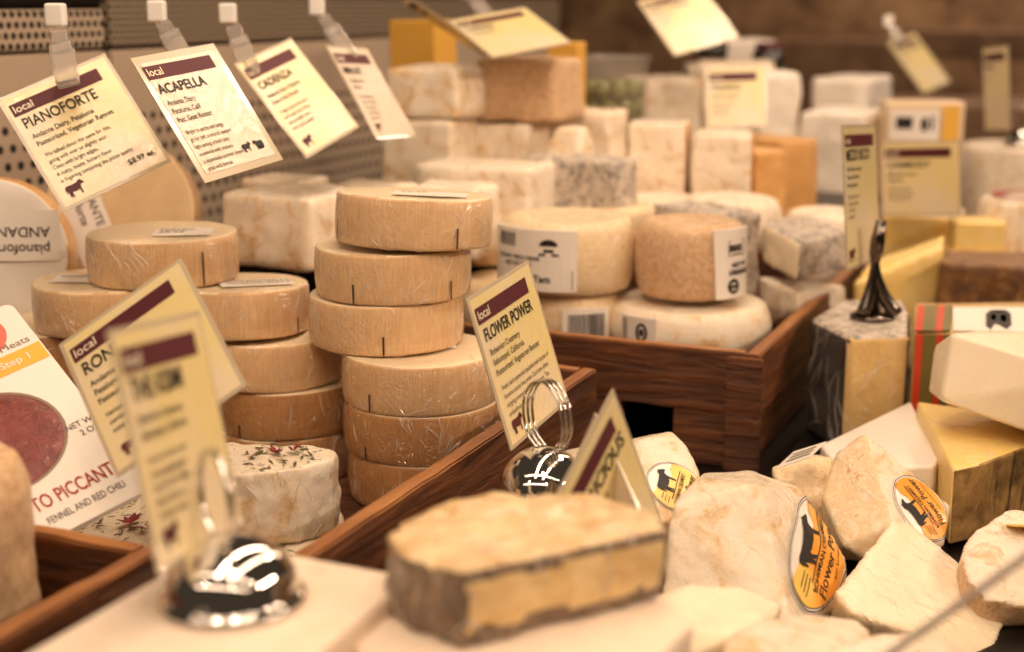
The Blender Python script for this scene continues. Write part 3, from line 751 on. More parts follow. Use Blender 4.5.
# ================================================================== NEAR SLABS, HALF-ROUND BRICK, HOLDERS
c = uv(.38, .326, 0)
crisp('cheese_slab', box_pts(c, .26, .104, .134), [M['slab']], 'big smooth cream slab under the chrome holder in front', 'cheese', bevel=.004)
top = [az(x, y, .1245) for x, y in ((350, 640), (383, 617), (440, 590), (600, 574), (672, 596), (694, 622), (650, 668), (385, 690))]
soft('cheese_slab', prism_pts(top, 0, .03), [M['slab_pink']], 'pinkish cream cheese under the half-round brick', 'cheese', voxel=.004, smooth=3, amp=.001)
top = [az(x, y, .158) for x, y in ((462, 572), (560, 551), (664, 528), (657, 514), (636, 503), (602, 495), (550, 490), (500, 491), (440, 500), (397, 520), (386, 536), (402, 556))]
bot = []
for p in top: bot.append(Vector((p.x, p.y, .125)))
fl = (at(462, 572, .53)-at(664, 528, .58)); fnrm = Vector((fl.y, -fl.x, 0)).normalized(); fnrm = fnrm if fnrm.y < 0 else -fnrm
topn = top[0]
def brick_face(c, n):
    if n.z > .6: return 1
    wob = .003*noise.noise(c*60)
    if n.dot(fnrm) > .8 and c.z > .1315+wob and c.z < .1525+wob and abs((c-centre(top)).dot(fl.normalized())) < .048+wob: return 2
    return 0
ob = soft('cheese_brick', top+bot, [M['brick_side'], M['brick_top'], M['brick_paste']], 'half-round wrapped cheese brick with grey-brown rind and yellow cut face', 'cheese', voxel=.0022, smooth=3, amp=.0030, freq=50, face=brick_face)

film(ob, 45, .02, 11, (-.7, .7), .0009, lambda c, q: q.dot((CAM-c).normalized()) > .25)
b = az(233, 600, .134)
dome_holder(b, .0315, .0285, 'nearest chrome dome holder on the cream slab, single large ring', R(-58), 1, .0185, 0, .0017, 1.05, -.0055)
b = at(543, 500, .80)
dome_holder(b, .031, .033, 'chrome dome holder with a triple wire ring behind the half-round brick', R(-58), 3, .0212, .0032, .0009, 1.02, .002)
crisp('cheese_block', box_pts(Vector((b.x+.006, b.y, 0)), .085, .058, b.z), [M['wrap_white']], 'white wrapped cheese under the triple-ring chrome holder', 'cheese', bevel=.005)

# ================================================================== PRICE SIGNS
HG = 'signs hanging from clips on the back panel'
price_sign([(-1, 98), (102, 54), (174, 160), (62, 213)], 'yellow hanging sign reading PIANOFORTE, first from the corner', 'PIANOFORTE', ('Andante Dairy, Petaluma', 'Pasteurized, Vegetarian Rennet'), ('We talked about the name for this,', 'going with ever so slightly sour,', 'Clean with bright edges,', 'A nutty, toasty, buttery flavor', 'is lingering containing the petite quality.'), near=None, extra='$8.99 ea.', group=HG, tsize=.0122, tx=.80)
price_sign([(131, 57), (213, 44), (284, 158), (205, 184)], 'cream sign in a clear sleeve hanging second from the corner, two small dark emblems', 'ACAPELLA', ('Andante Dairy', 'Petaluma, Calif.', 'Past. Goat Rennet'), ('Bright to earthy and tangy,', 'go for soft, a smooth texture', 'light tasting, a fresh taste', 'wonderful with crackers', 'a dependable summer cheese', 'great with berries'), cardm='card_white', group=HG, sleeve=.0055, cow=0, icons=True)
price_sign([(235, 64), (290, 37), (361, 127), (306, 158)], 'yellow sign hanging third along the panel, two blocks of text', 'CADENZA', ('Andante Dairy, Petaluma', 'Pasteurized, Rennet'), ('A lightly smooth rind, with a', 'soft creamy texture flavor,', 'mild and slightly sweet,', 'with toasted hazelnut.'), group=HG, cow=.16)
price_sign([(325, 43), (368, 50), (416, 134), (378, 141)], 'narrow turned sign hanging fourth, just before the white wrapped cubes', 'MINUET', ('Andante Dairy', 'Petaluma'), ('Soft and triple cream', 'a full tart and tangy', 'flavor, goat and', 'cow milk cheese,', 'best with fruit.'), cardm='card_white', group=HG, cow=.14)
price_sign([(54, 345), (185, 257), (242, 385), (120, 478)], 'yellow sign whose title begins RON, leaning beside the salami packet', 'RONDO', ('Andante Dairy,', 'Petaluma, California', 'Pasteurized, Vegetarian'), ('Herbes de Provence', 'combined with petals', 'make this a fine cheese'), tsize=.0120, tx=.82, near='B', cow=.15)
price_sign([(107, 333), (201, 306), (243, 527), (161, 572)], 'blurred yellow sign in front, held by the nearest chrome dome holder', 'THE KISMI', ('Bohemian Creamery,', 'Sebastopol, California'), ('Semi soft mild cow milk', 'cheese washed in beer,', 'hint of nuts and mellow', 'butter, made as a', 'monastery recipe.'), near=None, tsize=.0135, tx=.8)
price_sign([(468, 297), (527, 262), (571, 398), (510, 453)], 'yellow sign reading FLOWER POWER, held by the triple-ring chrome holder', 'FLOWER POWER', ('Bohemian Creamery', 'Sebastopol, California', 'Pasteurized, Vegetarian Rennet'), ('Fresh, lactic perennial speckled with bursts of', 'Sonoma county bee pollen. Each bite offers', 'mingling moments of milk and honey. The', 'embodiment of spring.'), near=None, tsize=.0115, tx=.76)
price_sign([(552, 512), (612, 387), (664, 520), (604, 640)], 'yellow sign tipped on its side with a title ending in US', 'CAPRICIOUS', ('Achadinha, Petaluma', 'Pasteurized goat, veg. rennet'), ('Aged goat cheese, dense', 'and a little tart.'), near=None, tsize=.0130, tx=.98)
price_sign([(541, 530), (596, 412), (650, 540), (594, 660)], 'second tipped sign, mostly hidden behind the one ending in US', 'CAPRIAGO', (), (), cardm='card_white', near=None, cow=0)
price_sign([(842, 127), (876, 122), (880, 262), (848, 269)], 'narrow upright sign held on a dark stand on the black-rind block', 'MEZZO SECCO', ('Vella Cheese Company', 'Sonoma, California', 'Raw, vegetarian'), ('Aged jack cheese, hard', 'nutty with a peppery', 'rind and dark', 'earthy finish.'), w=.108, h=.125, tsize=.0135, tx=.8)
price_sign([(637, 0), (700, -15), (740, 36), (674, 57)], 'blurred sign tilted high over the wrapped cheeses at the back', 'NOCTURNE', ('Andante Dairy',), ('A soft cheese', 'with ash'), w=.10, h=.115, group=HG, cow=0)
price_sign([(706, 66), (765, 66), (768, 126), (705, 130)], 'blurred square sign standing behind the white slabs and amber wedges', 'FIGARO', ('Fig leaf wrapped',), ('Goat milk cheese', 'soft and ripe', 'grassy finish'), w=.076, h=.080, cow=0)
price_sign([(880, 142), (962, 140), (960, 216), (882, 216)], 'blurred wide sign with a dark clip, under the cream carton', 'CARMODY', ('Bellwether Farms', 'Petaluma'), ('Jersey milk cheese', 'buttery and smooth', 'with a golden rind'), w=.095, h=.087, cow=0)
price_sign([(887, 42), (915, 34), (951, 80), (924, 95)], 'small blurred sign tilted in front of the brown background', 'SAN ANDREAS', (), ('Sheep milk', 'aged cheese'), w=.085, h=.12, cow=0)
price_sign([(982, 48), (1008, 46), (1010, 130), (985, 131)], 'narrow blurred sign above the farthest chrome holder at the edge', 'TRIPLE', (), ('Rich and soft', 'cheese'), w=.085, h=.115, cow=0)
price_sign([(450, 18), (522, 9), (575, 40), (490, 60)], 'blurred sign lying almost flat over the white wrapped cubes', 'LARGO', ('Andante Dairy',), (), w=.10, h=.09, cow=0, group=HG)
price_sign([(400, 2), (408, -3), (494, 54), (484, 57)], 'sign seen almost edge-on as a thin slanting strip', 'TOMME', (), (), w=.05, h=.115, cardm='card_white', cow=0, group=HG)

hang_clip(56, 17, (68, 84), 1.03, 'clip with white socket holding the sign that reads PIANOFORTE')
hang_clip(157, 13, (186, 64), 1.13, 'clip holding the cream sign in the clear sleeve')
hang_clip(228, 15, (252, 72), 1.22, 'clip holding the third hanging sign, yellow')
hang_clip(317, 8, (350, 58), 1.36, 'clip holding the narrow turned fourth sign')
hang_clip(466, -8, (490, 20), 1.62, 'blurred clip above the sign that lies almost flat')
hang_clip(888, 22, (900, 42), 2.15, 'blurred clip holding the small tilted sign over the brown background')
# ================================================================== CHEESES IN THE FAR CRATE
BG = 'cheeses in the crate of labelled rounds'
def zY(y, Y): return at(512, y, Y).z
def round_label(o, c, R_, a0, a1, z0, z1, items, slant=0):
    """paper label wrapped round the side of a wheel"""
    W = abs(a1-a0)*R_; H = z1-z0
    def fn(s, t, d=.0012):
        a = a0+(a1-a0)*(s/W)+slant*(t/H-.5); rr = R_+d; return Vector((c.x+rr*math.cos(a), c.y+rr*math.sin(a), z0+t))
    bm = bmesh.new(); n = 14
    g = [[bm.verts.new(fn(W*i/n, H*j, .0028)) for j in (0, 1)]+[bm.verts.new(fn(W*i/n, H*j, -.0004)) for j in (1, 0)] for i in range(n+1)]
    for i in range(n):
        for j in range(4): bm.faces.new((g[i][j], g[i+1][j], g[i+1][(j+1) % 4], g[i][(j+1) % 4]))
    bm.faces.new(g[0]); bm.faces.new(g[n][::-1]); bmesh.ops.recalc_face_normals(bm, faces=bm.faces)
    lo = link('paper_label', bm, M['paper'], o, False)
    p = Print(); items(p, W, H)
    p.build('lettering', lambda s, t: fn(s, t, .0033), [M['ink'], M['ink_grey']], lo)
def deg(a): return a*math.pi/180
rw = lambda mt: [M[mt], M[mt], M['tick']]
def cw(px, Y, z, rad, hh, mt, label, seed, tilt=(0, 0), group=BG, top=None):
    c = at(px, 300, Y); c.z = z
    o = wheel(c, rad, hh, label, group, [M[mt], M[top or mt], M['tick']], tilt=tilt, seed=seed, b=.009, bulge=.003, name='soft_cheese')
    film(o, 24, .022, seed, (-1.0, 1.0), .0010, lambda c, q: q.dot((CAM-c).normalized()) > .1)
    return o, c
# lower layer
o, c = cw(570, 1.265, .0705, .046, .052, 'bloomy_gold', 'low white round with a barcode, under the large labelled round', 21)
round_label(o, c, .049, deg(-100), deg(-50), .083, .115, lambda p, W, H: p.barcode(W*.12, H*.2, W*.9, H*.85))
o, c = cw(689, 1.25, .0705, .072, .046, 'wrap_white', 'wide wrapped white round at the crate corner, under the tan labelled one', 22)
round_label(o, c, .075, deg(-146), deg(-118), .083, .113, lambda p, W, H: (p.ring(W*.62, H*.55, W*.16, H*.28, W*.07), p.rect(W*.5, H*.2, W*.76, H*.3), p.rect(W*.56, H*.45, W*.68, H*.65), p.barcode(W*.05, H*.1, W*.2, H*.9, 1, 9)))
cw(506, 1.34, .0705, .045, .050, 'bloomy_gold', 'white round low in the crate behind the leaning yellow sign', 23)
# upper layer
o, c = cw(566, 1.275, .124, .0605, .066, 'bloomy_gold', 'large golden-white round with a big white label, in front in the crate', 24)
def lab1(p, W, H):
    p.barcode(W*.10, H*.70, W*.36, H*.92, 0, 16); p.ring(W*.72, H*.72, W*.10, H*.13, W*.035, 0, 24, .3, 2.85); p.rect(W*.64, H*.74, W*.80, H*.79); p.rect(W*.67, H*.64, W*.77, H*.69); p.rect(W*.62, H*.58, W*.82, H*.62)
    p.text('ORGANIC TRIPLE CREAM', H*.085, W*.08, H*.50, 0, .03, sx=.9); p.text('NET WT 8 OZ', H*.085, W*.2, H*.39, 0, .03)
    p.rect(W*.05, H*.34, W*.95, H*.35, 1); p.text('Mt Tam', H*.16, W*.42, H*.15, 0, .03); p.rect(W*.95, H*.04, W*.96, H*.34, 1)
round_label(o, c, .0633, deg(-163), deg(-84), .131, .186, lab1)
o, c = cw(688, 1.255, .121, .0475, .068, 'bloomy_tan', 'tan mottled round with a white label at the crate corner', 25)
def lab2(p, W, H):
    p.ring(W*.55, H*.72, W*.34, H*.16, W*.03, 1, 4, .785, 7.07); p.text('BRIE', H*.13, W*.34, H*.68, 0, .05); p.rect(W*.40, H*.62, W*.7, H*.64, 0)
    p.text('NET WT', H*.09, W*.38, H*.45, 0, .04); p.text('ORGANIC', H*.10, W*.30, H*.34, 0, .05); p.ring(W*.42, H*.17, W*.16, H*.11, W*.07); p.rect(W*.30, H*.14, W*.56, H*.19)
round_label(o, c, .0503, deg(-72), deg(-22), .125, .187, lab2, -.10)
soft('soft_cheese', px_box(694, 762, 214, 300, 1.31, .10, R(20)), [M['grey_rind']], 'loosely wrapped pale grey cheese behind the tan labelled round', 'cheese', BG, voxel=.004, amp=.004, freq=30)
cw(482, 1.42, .122, .050, .063, 'bloomy_gold', 'golden round partly hidden behind the tallest stack of wheels', 27)
cw(532, 1.47, .122, .040, .064, 'white_rind', 'white round with a dark stamp in the second row of the crate', 28)
cw(611, 1.44, .122, .047, .056, 'bloomy_gold', 'pale round behind the gap between the two labelled rounds', 29)
cw(662, 1.56, .122, .050, .046, 'white_rind', 'flat white round behind the tan labelled one', 30)
cw(728, 1.50, .122, .052, .054, 'white_rind', 'wide white round beside the grey cut cheese', 31)
cw(640, 1.68, .0705, .05, .078, 'white_rind', 'white round deep in the crate, below the standing white slabs', 32)
cw(560, 1.62, .0705, .05, .09, 'bloomy_gold', 'golden round deep in the crate below the mouldy grey log', 33)
# ash-rind cut block: cream cut face, grey rind
pts = [at(762, 222, 1.34), at(800, 244, 1.29), at(762, 262, 1.34), at(797, 281, 1.29), at(778, 216, 1.40), at(845, 232, 1.36), at(846, 268, 1.36), at(812, 214, 1.44), at(815, 256, 1.44), at(846, 240, 1.38)]
pn = (at(800, 244, 1.29)-at(762, 222, 1.34)); pn = Vector((pn.y, -pn.x, 0)).normalized(); pn = pn if pn.y < 0 else -pn
o = soft('cheese_block', pts, [M['grey_rind'], M['pale']], 'ash-grey rind cheese block with a cream cut face beside the dark sign stand', 'cheese', BG, voxel=.0028, smooth=3, amp=.0015, face=lambda c, n: 1 if n.dot(pn) > .72 and n.z < .6 else 0)
soft('cheese_block', [at(758, 276, 1.33), at(798, 292, 1.30), at(760, 306, 1.33), at(798, 312, 1.30), at(800, 280, 1.42), at(845, 285, 1.40), at(845, 310, 1.40)]+[Vector((*at(x, 300, 1.34).xy, .07)) for x in (762, 800)]+[Vector((*at(840, 300, 1.42).xy, .07))], [M['white_rind']], 'white cheese under the ash-grey cut block', 'cheese', BG, voxel=.003)
cw(822, 1.58, .0705, .045, .08, 'white_rind', 'white round behind the ash-grey block, next to the dark sign', 34)

# ================================================================== CHEESES ALONG THE BACK
KG = 'blurred cheeses along the back of the case'
RZ = .151
def drop(pts, z):
    lo = [p for p in pts if p.z <= min(q.z for q in pts)+.004]
    return pts+[Vector((p.x, p.y, z)) for p in lo]
def back(name, x0, x1, y0, y1, Y, d, mt, label, yaw=R(-24), z=None, seed=0, amp=.003, taper=.95, vox=.005, group=KG, smooth=4):
    pts = px_box(x0, x1, y0, y1, Y, d, yaw, taper)
    if z is not None: pts = drop(pts, z)
    ob = soft(name, pts, [M[mt]], label, 'cheese', group, voxel=vox, smooth=smooth, amp=amp, freq=24, seed=seed)
    if mt in ('wrap_white', 'grey_rind'): film(ob, 30, .03, seed, (-1.2, 1.2), .0016, lambda c, q: q.dot((CAM-c).normalized()) > .1)
    return ob
back('soft_cheese', 210, 322, 196, 268, 1.21, .09, 'wrap_white', 'large white wrapped cheese behind the middle stack of tan wheels', z=.151, seed=1)
back('soft_cheese', 232, 306, 180, 205, 1.33, .06, 'wrap_white', 'small flat white cheese below the third hanging sign', z=.151, seed=2, amp=.002)
back('soft_cheese', 318, 396, 187, 240, 1.30, .07, 'wrap_white', 'white wrapped cheese just behind the tallest stack', z=.151, seed=3)
back('soft_cheese', 398, 482, 187, 250, 1.33, .06, 'white_rind', 'white cheese showing above the topmost tan wheel', z=.14, seed=4)
back('cheese_block', 402, 536, 166, 215, 1.39, .085, 'white_rind', 'long low white block in front of the wrapped cubes', z=.151, seed=5, amp=.0015)
back('cheese_cube', 373, 457, 120, 185, 1.50, .075, 'wrap_white', 'lower wrapped cheese cube of the pair nearer the panel', z=.151, seed=6)
back('cheese_cube', 376, 463, 66, 119, 1.505, .08, 'wrap_white', 'upper wrapped cheese cube of the pair nearer the panel', seed=7, smooth=6)
back('cheese_cube', 464, 530, 124, 190, 1.53, .075, 'wrap_white', 'lower wrapped cheese cube beneath the sign lying flat', z=.151, seed=8)
back('cheese_cube', 467, 560, 58, 122, 1.535, .085, 'bloomy_tan', 'upper tan wrapped cheese cube beneath the sign lying flat', seed=9, smooth=6)
back('soft_cheese', 538, 613, 110, 190, 1.60, .07, 'wrap_white', 'rounded wrapped cheese beside the tub of olives', z=.151, seed=10, smooth=9)
back('soft_cheese', 530, 592, 128, 190, 1.47, .05, 'wrap_white', 'pointed twist of clear-wrapped cheese above the mouldy log', z=.12, seed=11, smooth=9, taper=.5)
back('cheese_log', 516, 624, 158, 210, 1.42, .06, 'grey_rind', 'grey-blue mouldy cheese log under clear wrap', z=.12, seed=12, smooth=7)
crisp('carton', drop(px_box(386, 438, 20, 60, 1.72, .06, R(-24)), .151), [M['yellow_carton']], 'blurred yellow carton behind the wrapped cubes by the panel', 'carton', bevel=.003)
crisp('carton', drop(px_box(545, 578, 42, 112, 1.66, .03, R(-24)), .151), [M['yellow_carton']], 'narrow yellow packet beside the upper tan cube', 'carton', bevel=.003)
# white slabs and amber wedges standing in a row
def slab_std(x0, x1, y0, y1, Y, d, mt, side, label, yaw, taper=.82):
    pts = px_box(x0, x1, y0, y1, Y, d, yaw, taper); pts = drop(pts, .12)
    return soft('cheese_wedge', pts, [M[mt], M[side]], label, 'cheese', KG, voxel=.004, smooth=3, amp=.0015, face=lambda c, n: 1 if n.x > .75 else 0)
slab_std(624, 686, 124, 192, 1.62, .07, 'white_rind', 'orange', 'white standing slab, first of the two beside the mouldy log', R(-12), .92)
slab_std(689, 751, 134, 200, 1.60, .07, 'white_rind', 'orange', 'white standing slab next to the amber wedges', R(-12), .95)
slab_std(750, 792, 150, 206, 1.62, .10, 'orange', 'orange', 'shorter amber wedge right beside the white standing slab', R(30), .96)
slab_std(772, 826, 140, 200, 1.72, .14, 'orange', 'orange', 'longer amber wedge behind the shorter one', R(34), .96)
# tub of olives
c = at(611, 150, 1.80); c.z = .12; zt = zY(62, 1.80)
root = empty('olive_tub', c, 'clear lidded tub of green and black olives behind the wrapped cheeses', 'tub')
rt = .046; hh = zt-.12
bm = lathe([(0, .002), (rt*.86, 0), (rt*.9, .004), (rt, hh-.004), (rt*1.02, hh), (rt*.98, hh), (rt*.96, hh-.006), (rt*.86, .006), (0, .005)], 36); bmesh.ops.translate(bm, verts=bm.verts, vec=c); link('tub_wall', bm, M['jar_glass'], root)
bm = lathe([(0, hh+.003), (rt*.9, hh+.003), (rt*.92, hh+.009), (rt*1.06, hh+.009), (rt*1.07, hh+.001), (rt*1.03, hh+.0005), (0, hh+.0008)], 36); bmesh.ops.translate(bm, verts=bm.verts, vec=c); link('lid', bm, M['jar_glass'], root)
rnd = random.Random(5); k = 0
for lev in range(9):
    for i in range(9):
        a = i*.698+lev*.35; rr = rt*.66
        bm = bmesh.new(); bmesh.ops.create_uvsphere(bm, u_segments=12, v_segments=8, radius=.0115)
        bmesh.ops.scale(bm, verts=bm.verts, vec=(1, 1, 1.2)); bmesh.ops.translate(bm, verts=bm.verts, vec=c+Vector((rr*math.cos(a), rr*math.sin(a), .017+lev*.0225)))
        if .017+lev*.0225+.014 > hh: bm.free(); continue
        oo = link('olive', bm, M['olive'] if lev >= 4 and rnd.random() < .8 else M['olive_dark']); tag(oo, 'olive inside the clear lidded tub', 'olive', 'olives in the tub')
# wrapped packets further back
back('cheese_packet', 640, 706, 78, 150, 2.02, .10, 'wrap_white', 'crumpled clear-wrapped cheese between the olive tub and the square sign', R(20), z=.118, seed=14, vox=.006, smooth=6)
back('cheese_packet', 690, 772, 62, 160, 2.15, .10, 'wrap_white', 'white wrapped cheese behind the square blurred sign', R(-10), z=.118, seed=15, vox=.006)
back('cheese_packet', 752, 806, 72, 170, 2.0, .09, 'paper_white', 'white wrapped wedge beside the square blurred sign', R(25), z=.118, seed=16, vox=.006)
back('cheese_block', 792, 862, 112, 190, 1.98, .14, 'paper_white', 'pale pinkish white cheese behind the narrow upright sign', R(-30), z=.0, seed=17, vox=.006)
back('cheese_block', 806, 866, 78, 130, 2.3, .16, 'paper_white', 'white block on the far pile, in front of the brown background', R(-30), z=.0, seed=18, vox=.007)
back('cheese_block', 700, 760, 40, 90, 2.5, .12, 'paper_white', 'far white cheese near the tilted high sign', R(-24), z=0, seed=19, vox=.007)
for i, (x, y, Y, lab) in enumerate(((768, 62, 2.25, 'dark red-lidded jar on the far cheeses'), (712, 52, 2.3, 'dark small jar beside the tilted high sign'))):
    c = at(x, y, Y); c.z -= .02
    root = empty('jar', c, lab, 'jar')
    bm = lathe([(0, 0), (.022, 0), (.025, .004), (.025, .034), (.02, .04), (0, .04)], 28); bmesh.ops.translate(bm, verts=bm.verts, vec=c); link('jar_body', bm, M['olive_dark'], root)
    bm = lathe([(0, .0405), (.021, .0405), (.021, .05), (0, .051)], 28); bmesh.ops.translate(bm, verts=bm.verts, vec=c); link('lid', bm, M['maroon'], root)
    back('cheese_block', x-26, x+26, y+12, y+60, Y-.02, .08, 'white_rind', 'white cheese supporting the '+lab.split(' on ')[0].split(' beside')[0], R(0), z=0, seed=30+i, vox=.007)
# carton and cheeses beyond the sign
pts = px_box(884, 962, 102, 146, 1.95, .06, R(-4)); o = crisp('carton', drop(pts, 0), [M['carton']], 'cream carton with a dark stamp, just above the wide blurred sign', 'carton', bevel=.003)
a = at(886, 104, 1.945); w = (at(960, 104, 1.945)-a).length
fnc = lambda s, t, d=0: at(884, 146, 1.95)+Vector((math.cos(R(-4))*s, math.sin(R(-4))*s-.0006-d, t))
p = Print(); p.rect(w*.06, .008, w*.72, .05, 0); p.rect(w*.76, .002, w*.98, .056, 1); p.build('printed_panel', fnc, [M['paper'], M['yellow_ink']], o)
p = Print(); p.rect(w*.14, .024, w*.36, .04, 0); p.ellipse(w*.52, .03, w*.05, .010, 0); p.rect(w*.60, .022, w*.64, .042, 0); p.build('dark_stamp', lambda s, t: fnc(s, t, .0006), [M['ink']], o)
def box_c(name, x0, x1, y0, y1, Y, d, mt, label, yaw, z=0, bev=.006, group=None): return crisp(name, drop(px_box(x0, x1, y0, y1, Y, d, yaw), z), [M[mt]], label, 'cheese', group, bevel=bev)
o, c = cw(1000, 2.1, 0, .075, .175, 'white_rind', 'tall white cheese under the farthest chrome holder', 40, group=KG)
fd = Vector((c.x+.01, c.y-.02, .176))
dome_holder(fd, .030, .026, 'farthest chrome dome holder, blurred, at the picture edge', R(10), 1, .018, 0, .0014)
o, c = cw(1022, 1.66, 0, .058, .155, 'white_rind', 'white round with a red-edged label at the edge, behind the brown block', 41, group=KG)
fnw = lambda s, t: Vector((c.x+s, c.y+t, .1575))
p = Print(); p.ring(0, 0, .045, .045, .012, 0); p.build('red_label_ring', fnw, [M['red_ink']], o)
o, c = cw(962, 1.87, 0, .060, .088, 'white_rind', 'low white round with a red label ring, behind the small yellow cube', 42, group=KG)
fnw2 = lambda s, t: Vector((c.x+s, c.y+t, .0915))
p = Print(); p.ring(0, 0, .050, .050, .012, 0); p.build('red_label_ring', fnw2, [M['red_ink']], o)
crisp('cheese_cube', px_box(954, 1004, 222, 252, 1.60, .05, R(-8)), [M['gold']], 'small bright yellow cheese cube standing behind the brown block', 'cheese', bevel=.004)
box_c('cheese_block', 945, 1012, 252, 300, 1.59, .09, 'gold_pale', 'straw-coloured cheese under the small yellow cube', R(-8))
pts = [at(940, 262, 1.42), at(1044, 268, 1.42), at(938, 256, 1.47), at(950, 250, 1.55), at(1046, 252, 1.55)]
soft('cheese_block', pts+[Vector((p.x, p.y, 0)) for p in pts], [M['brown_rind']], 'dark brown rinded cheese block at the edge, behind the striped ribbon', 'cheese', voxel=.0035, amp=.0015)
pts = [at(852, 284, 1.42), at(944, 246, 1.45), at(868, 262, 1.47), at(945, 234, 1.52)]
soft('cheese_wedge', pts+[Vector((p.x, p.y, 0)) for p in pts], [M['gold']], 'long yellow wedge sloping up behind the dark sign stand', 'cheese', voxel=.004)
soft('cheese_wedge', drop(px_box(880, 958, 215, 252, 1.68, .09, R(-20)), 0), [M['gold'], M['white_rind']], 'yellow wedge with a white rind top, behind the sloping yellow one', 'cheese', voxel=.004, face=lambda c, n: 1 if n.z > .6 else 0)
# distant shop fittings: shelving and boxes, far out of focus
def far_box(name, x0, x1, y0, y1, Y, d, mt, label, cat):
    crisp(name, drop(px_box(x0, x1, y0, y1, Y, d, R(-24)), 0 if y1 > 60 else zY(y1, Y)), [M[mt]], label, cat, 'fittings far behind the case', bevel=.01)
far_box('shelf_unit', 870, 1090, 105, 140, 3.0, .3, 'shelf_tan', 'tan shelf front far behind the cream carton', 'shelf')
far_box('shelf_unit', 730, 900, 40, 70, 4.2, .3, 'shelf_tan', 'far brown shelf behind the white cheeses', 'shelf')
far_box('shelf_unit', 905, 1100, 30, 60, 4.6, .3, 'shelf_tan', 'far tan shelf above the tilted small sign', 'shelf')

# ================================================================== RIGHT-HAND CHEESES
# tall block wrapped in film: black rind side, straw cut face
T = [az(x, y, .105) for x, y in ((810, 318), (848, 337), (911, 334), (911, 312), (905, 299), (840, 299))]
pn2 = T[2]-T[1]; pn2 = Vector((pn2.y, -pn2.x, 0)).normalized(); pn2 = pn2 if pn2.y < 0 else -pn2
o = crisp('cheese_block', T+[Vector((p.x, p.y, 0)) for p in T], [M['black_rind'], M['gold_pale'], M['grey_rind']], 'tall film-wrapped block with black rind and straw cut face, carrying the dark sign stand', 'cheese', bevel=.006, face=lambda c, n: 2 if n.z > .7 else (1 if n.dot(pn2) > .95 else 0))
film(o, 55, .035, 5, (-.9, .9), .0007, lambda c, q: q.z < .3 and q.dot((CAM-c).normalized()) > .1)
film(o, 40, .03, 6, (-1.5, 1.5), .001, lambda c, q: q.z > .7)
# dark fluted stand
b = az(872, 318, .1055)
root = empty('sign_stand', b, 'dark polished forked stand holding the narrow upright sign', 'sign stand')
def leg(dx, dy, bend):
    path = [b+Vector((dx*t**bend, dy*t**bend, .05*(1-t)+.004)) for t in [i/10 for i in range(11)]]
    return tube(path, [.0035+.0035*(i/10) for i in range(11)], 12)
for dx, dy in ((-.010, -.006), (.020, -.004), (.006, .018)): link('leg', leg(dx, dy, 2), M['pewter'], root)
link('fork', tube([b+Vector((0, 0, .048)), b+Vector((0, 0, .058)), b+Vector((.001, 0, .070)), b+Vector((.003, -.001, .088))], [.0035, .006, .0065, .0045], 12), M['pewter'], root)
link('foot_disc', (lambda bm: (bmesh.ops.translate(bm, verts=bm.verts, vec=b), bm)[1])(lathe([(0, 0), (.019, 0), (.020, .0015), (.018, .004), (.008, .006), (0, .006)], 36)), M['pewter'], root)
# ribboned parcel behind, with striped ribbon and white label
P0 = az(905, 330, .112); 
T = [az(x, y, .108) for x, y in ((914, 331), (1060, 335), (1060, 301), (914, 303))]
o = crisp('cheese_parcel', T+[Vector((p.x, p.y, 0)) for p in T], [M['gold_pale']], 'cheese parcel tied with a striped ribbon and white label, beside the film-wrapped block', 'cheese', bevel=.004)
def strip(nm, pts, z0, mt, par):
    bm = bmesh.new(); a = [bm.verts.new(p) for p in pts]; bq = [bm.verts.new(p-Vector((0, 0, .0012))) for p in pts]
    n = len(pts); bm.faces.new(a); bm.faces.new(bq[::-1])
    for i in range(n): bm.faces.new((a[i], bq[i], bq[(i+1) % n], a[(i+1) % n]))
    bmesh.ops.recalc_face_normals(bm, faces=bm.faces); return link(nm, bm, M[mt], par, False)
zr = .1095
def ribbon(x0, x1, mt, nm):
    pa = [az(x0, 330, zr), az(x1, 330.3, zr), az(x1+3, 305, zr), az(x0+3, 305, zr)]
    strip(nm, pa, zr, mt, o)
    f0, f1 = pa[0]+Vector((0, -.0045, -.003)), pa[1]+Vector((0, -.0045, -.003))
    bm = bmesh.new(); vs = [bm.verts.new(p) for p in (f0, f1, f1-Vector((0, 0, .08)), f0-Vector((0, 0, .08)), f0+Vector((0, .002, 0)), f1+Vector((0, .002, 0)), f1-Vector((0, -.002, .08)), f0-Vector((0, -.002, .08)))]
    for f in ((0, 1, 2, 3), (7, 6, 5, 4), (0, 4, 5, 1), (3, 2, 6, 7), (1, 5, 6, 2), (0, 3, 7, 4)): bm.faces.new([vs[i] for i in f])
    bmesh.ops.recalc_face_normals(bm, faces=bm.faces); link(nm, bm, M[mt], o, False)
ribbon(915, 922, 'red_ribbon', 'red_ribbon_edge'); ribbon(922, 935, 'olive_ribbon', 'olive_ribbon'); ribbon(935, 942, 'red_ribbon', 'red_ribbon_edge'); ribbon(942, 950, 'olive_ribbon', 'olive_ribbon')
strip('white_label', [az(953, 330, zr), az(1058, 332, zr), az(1058, 307, zr), az(953, 307, zr)], zr, 'paper', o)
e0 = az(986, 329, zr+.0005); e1 = az(1012, 329, zr+.0005); e2 = az(986, 310, zr+.0005); ex = (e1-e0); ey = (e2-e0)
p = Print(); p.poly([(0, .15), (.2, 0), (.35, .3), (.55, .2), (.8, 0), (1, .2), (1, .8), (.8, 1), (.5, .85), (.2, 1), (0, .8)], 0); p.ellipse(.3, .6, .12, .18, 1); p.ellipse(.7, .55, .14, .2, 1)
p.build('dark_emblem', lambda s, t: e0+ex*s+ey*t, [M['ink'], M['olive_ribbon']], o)
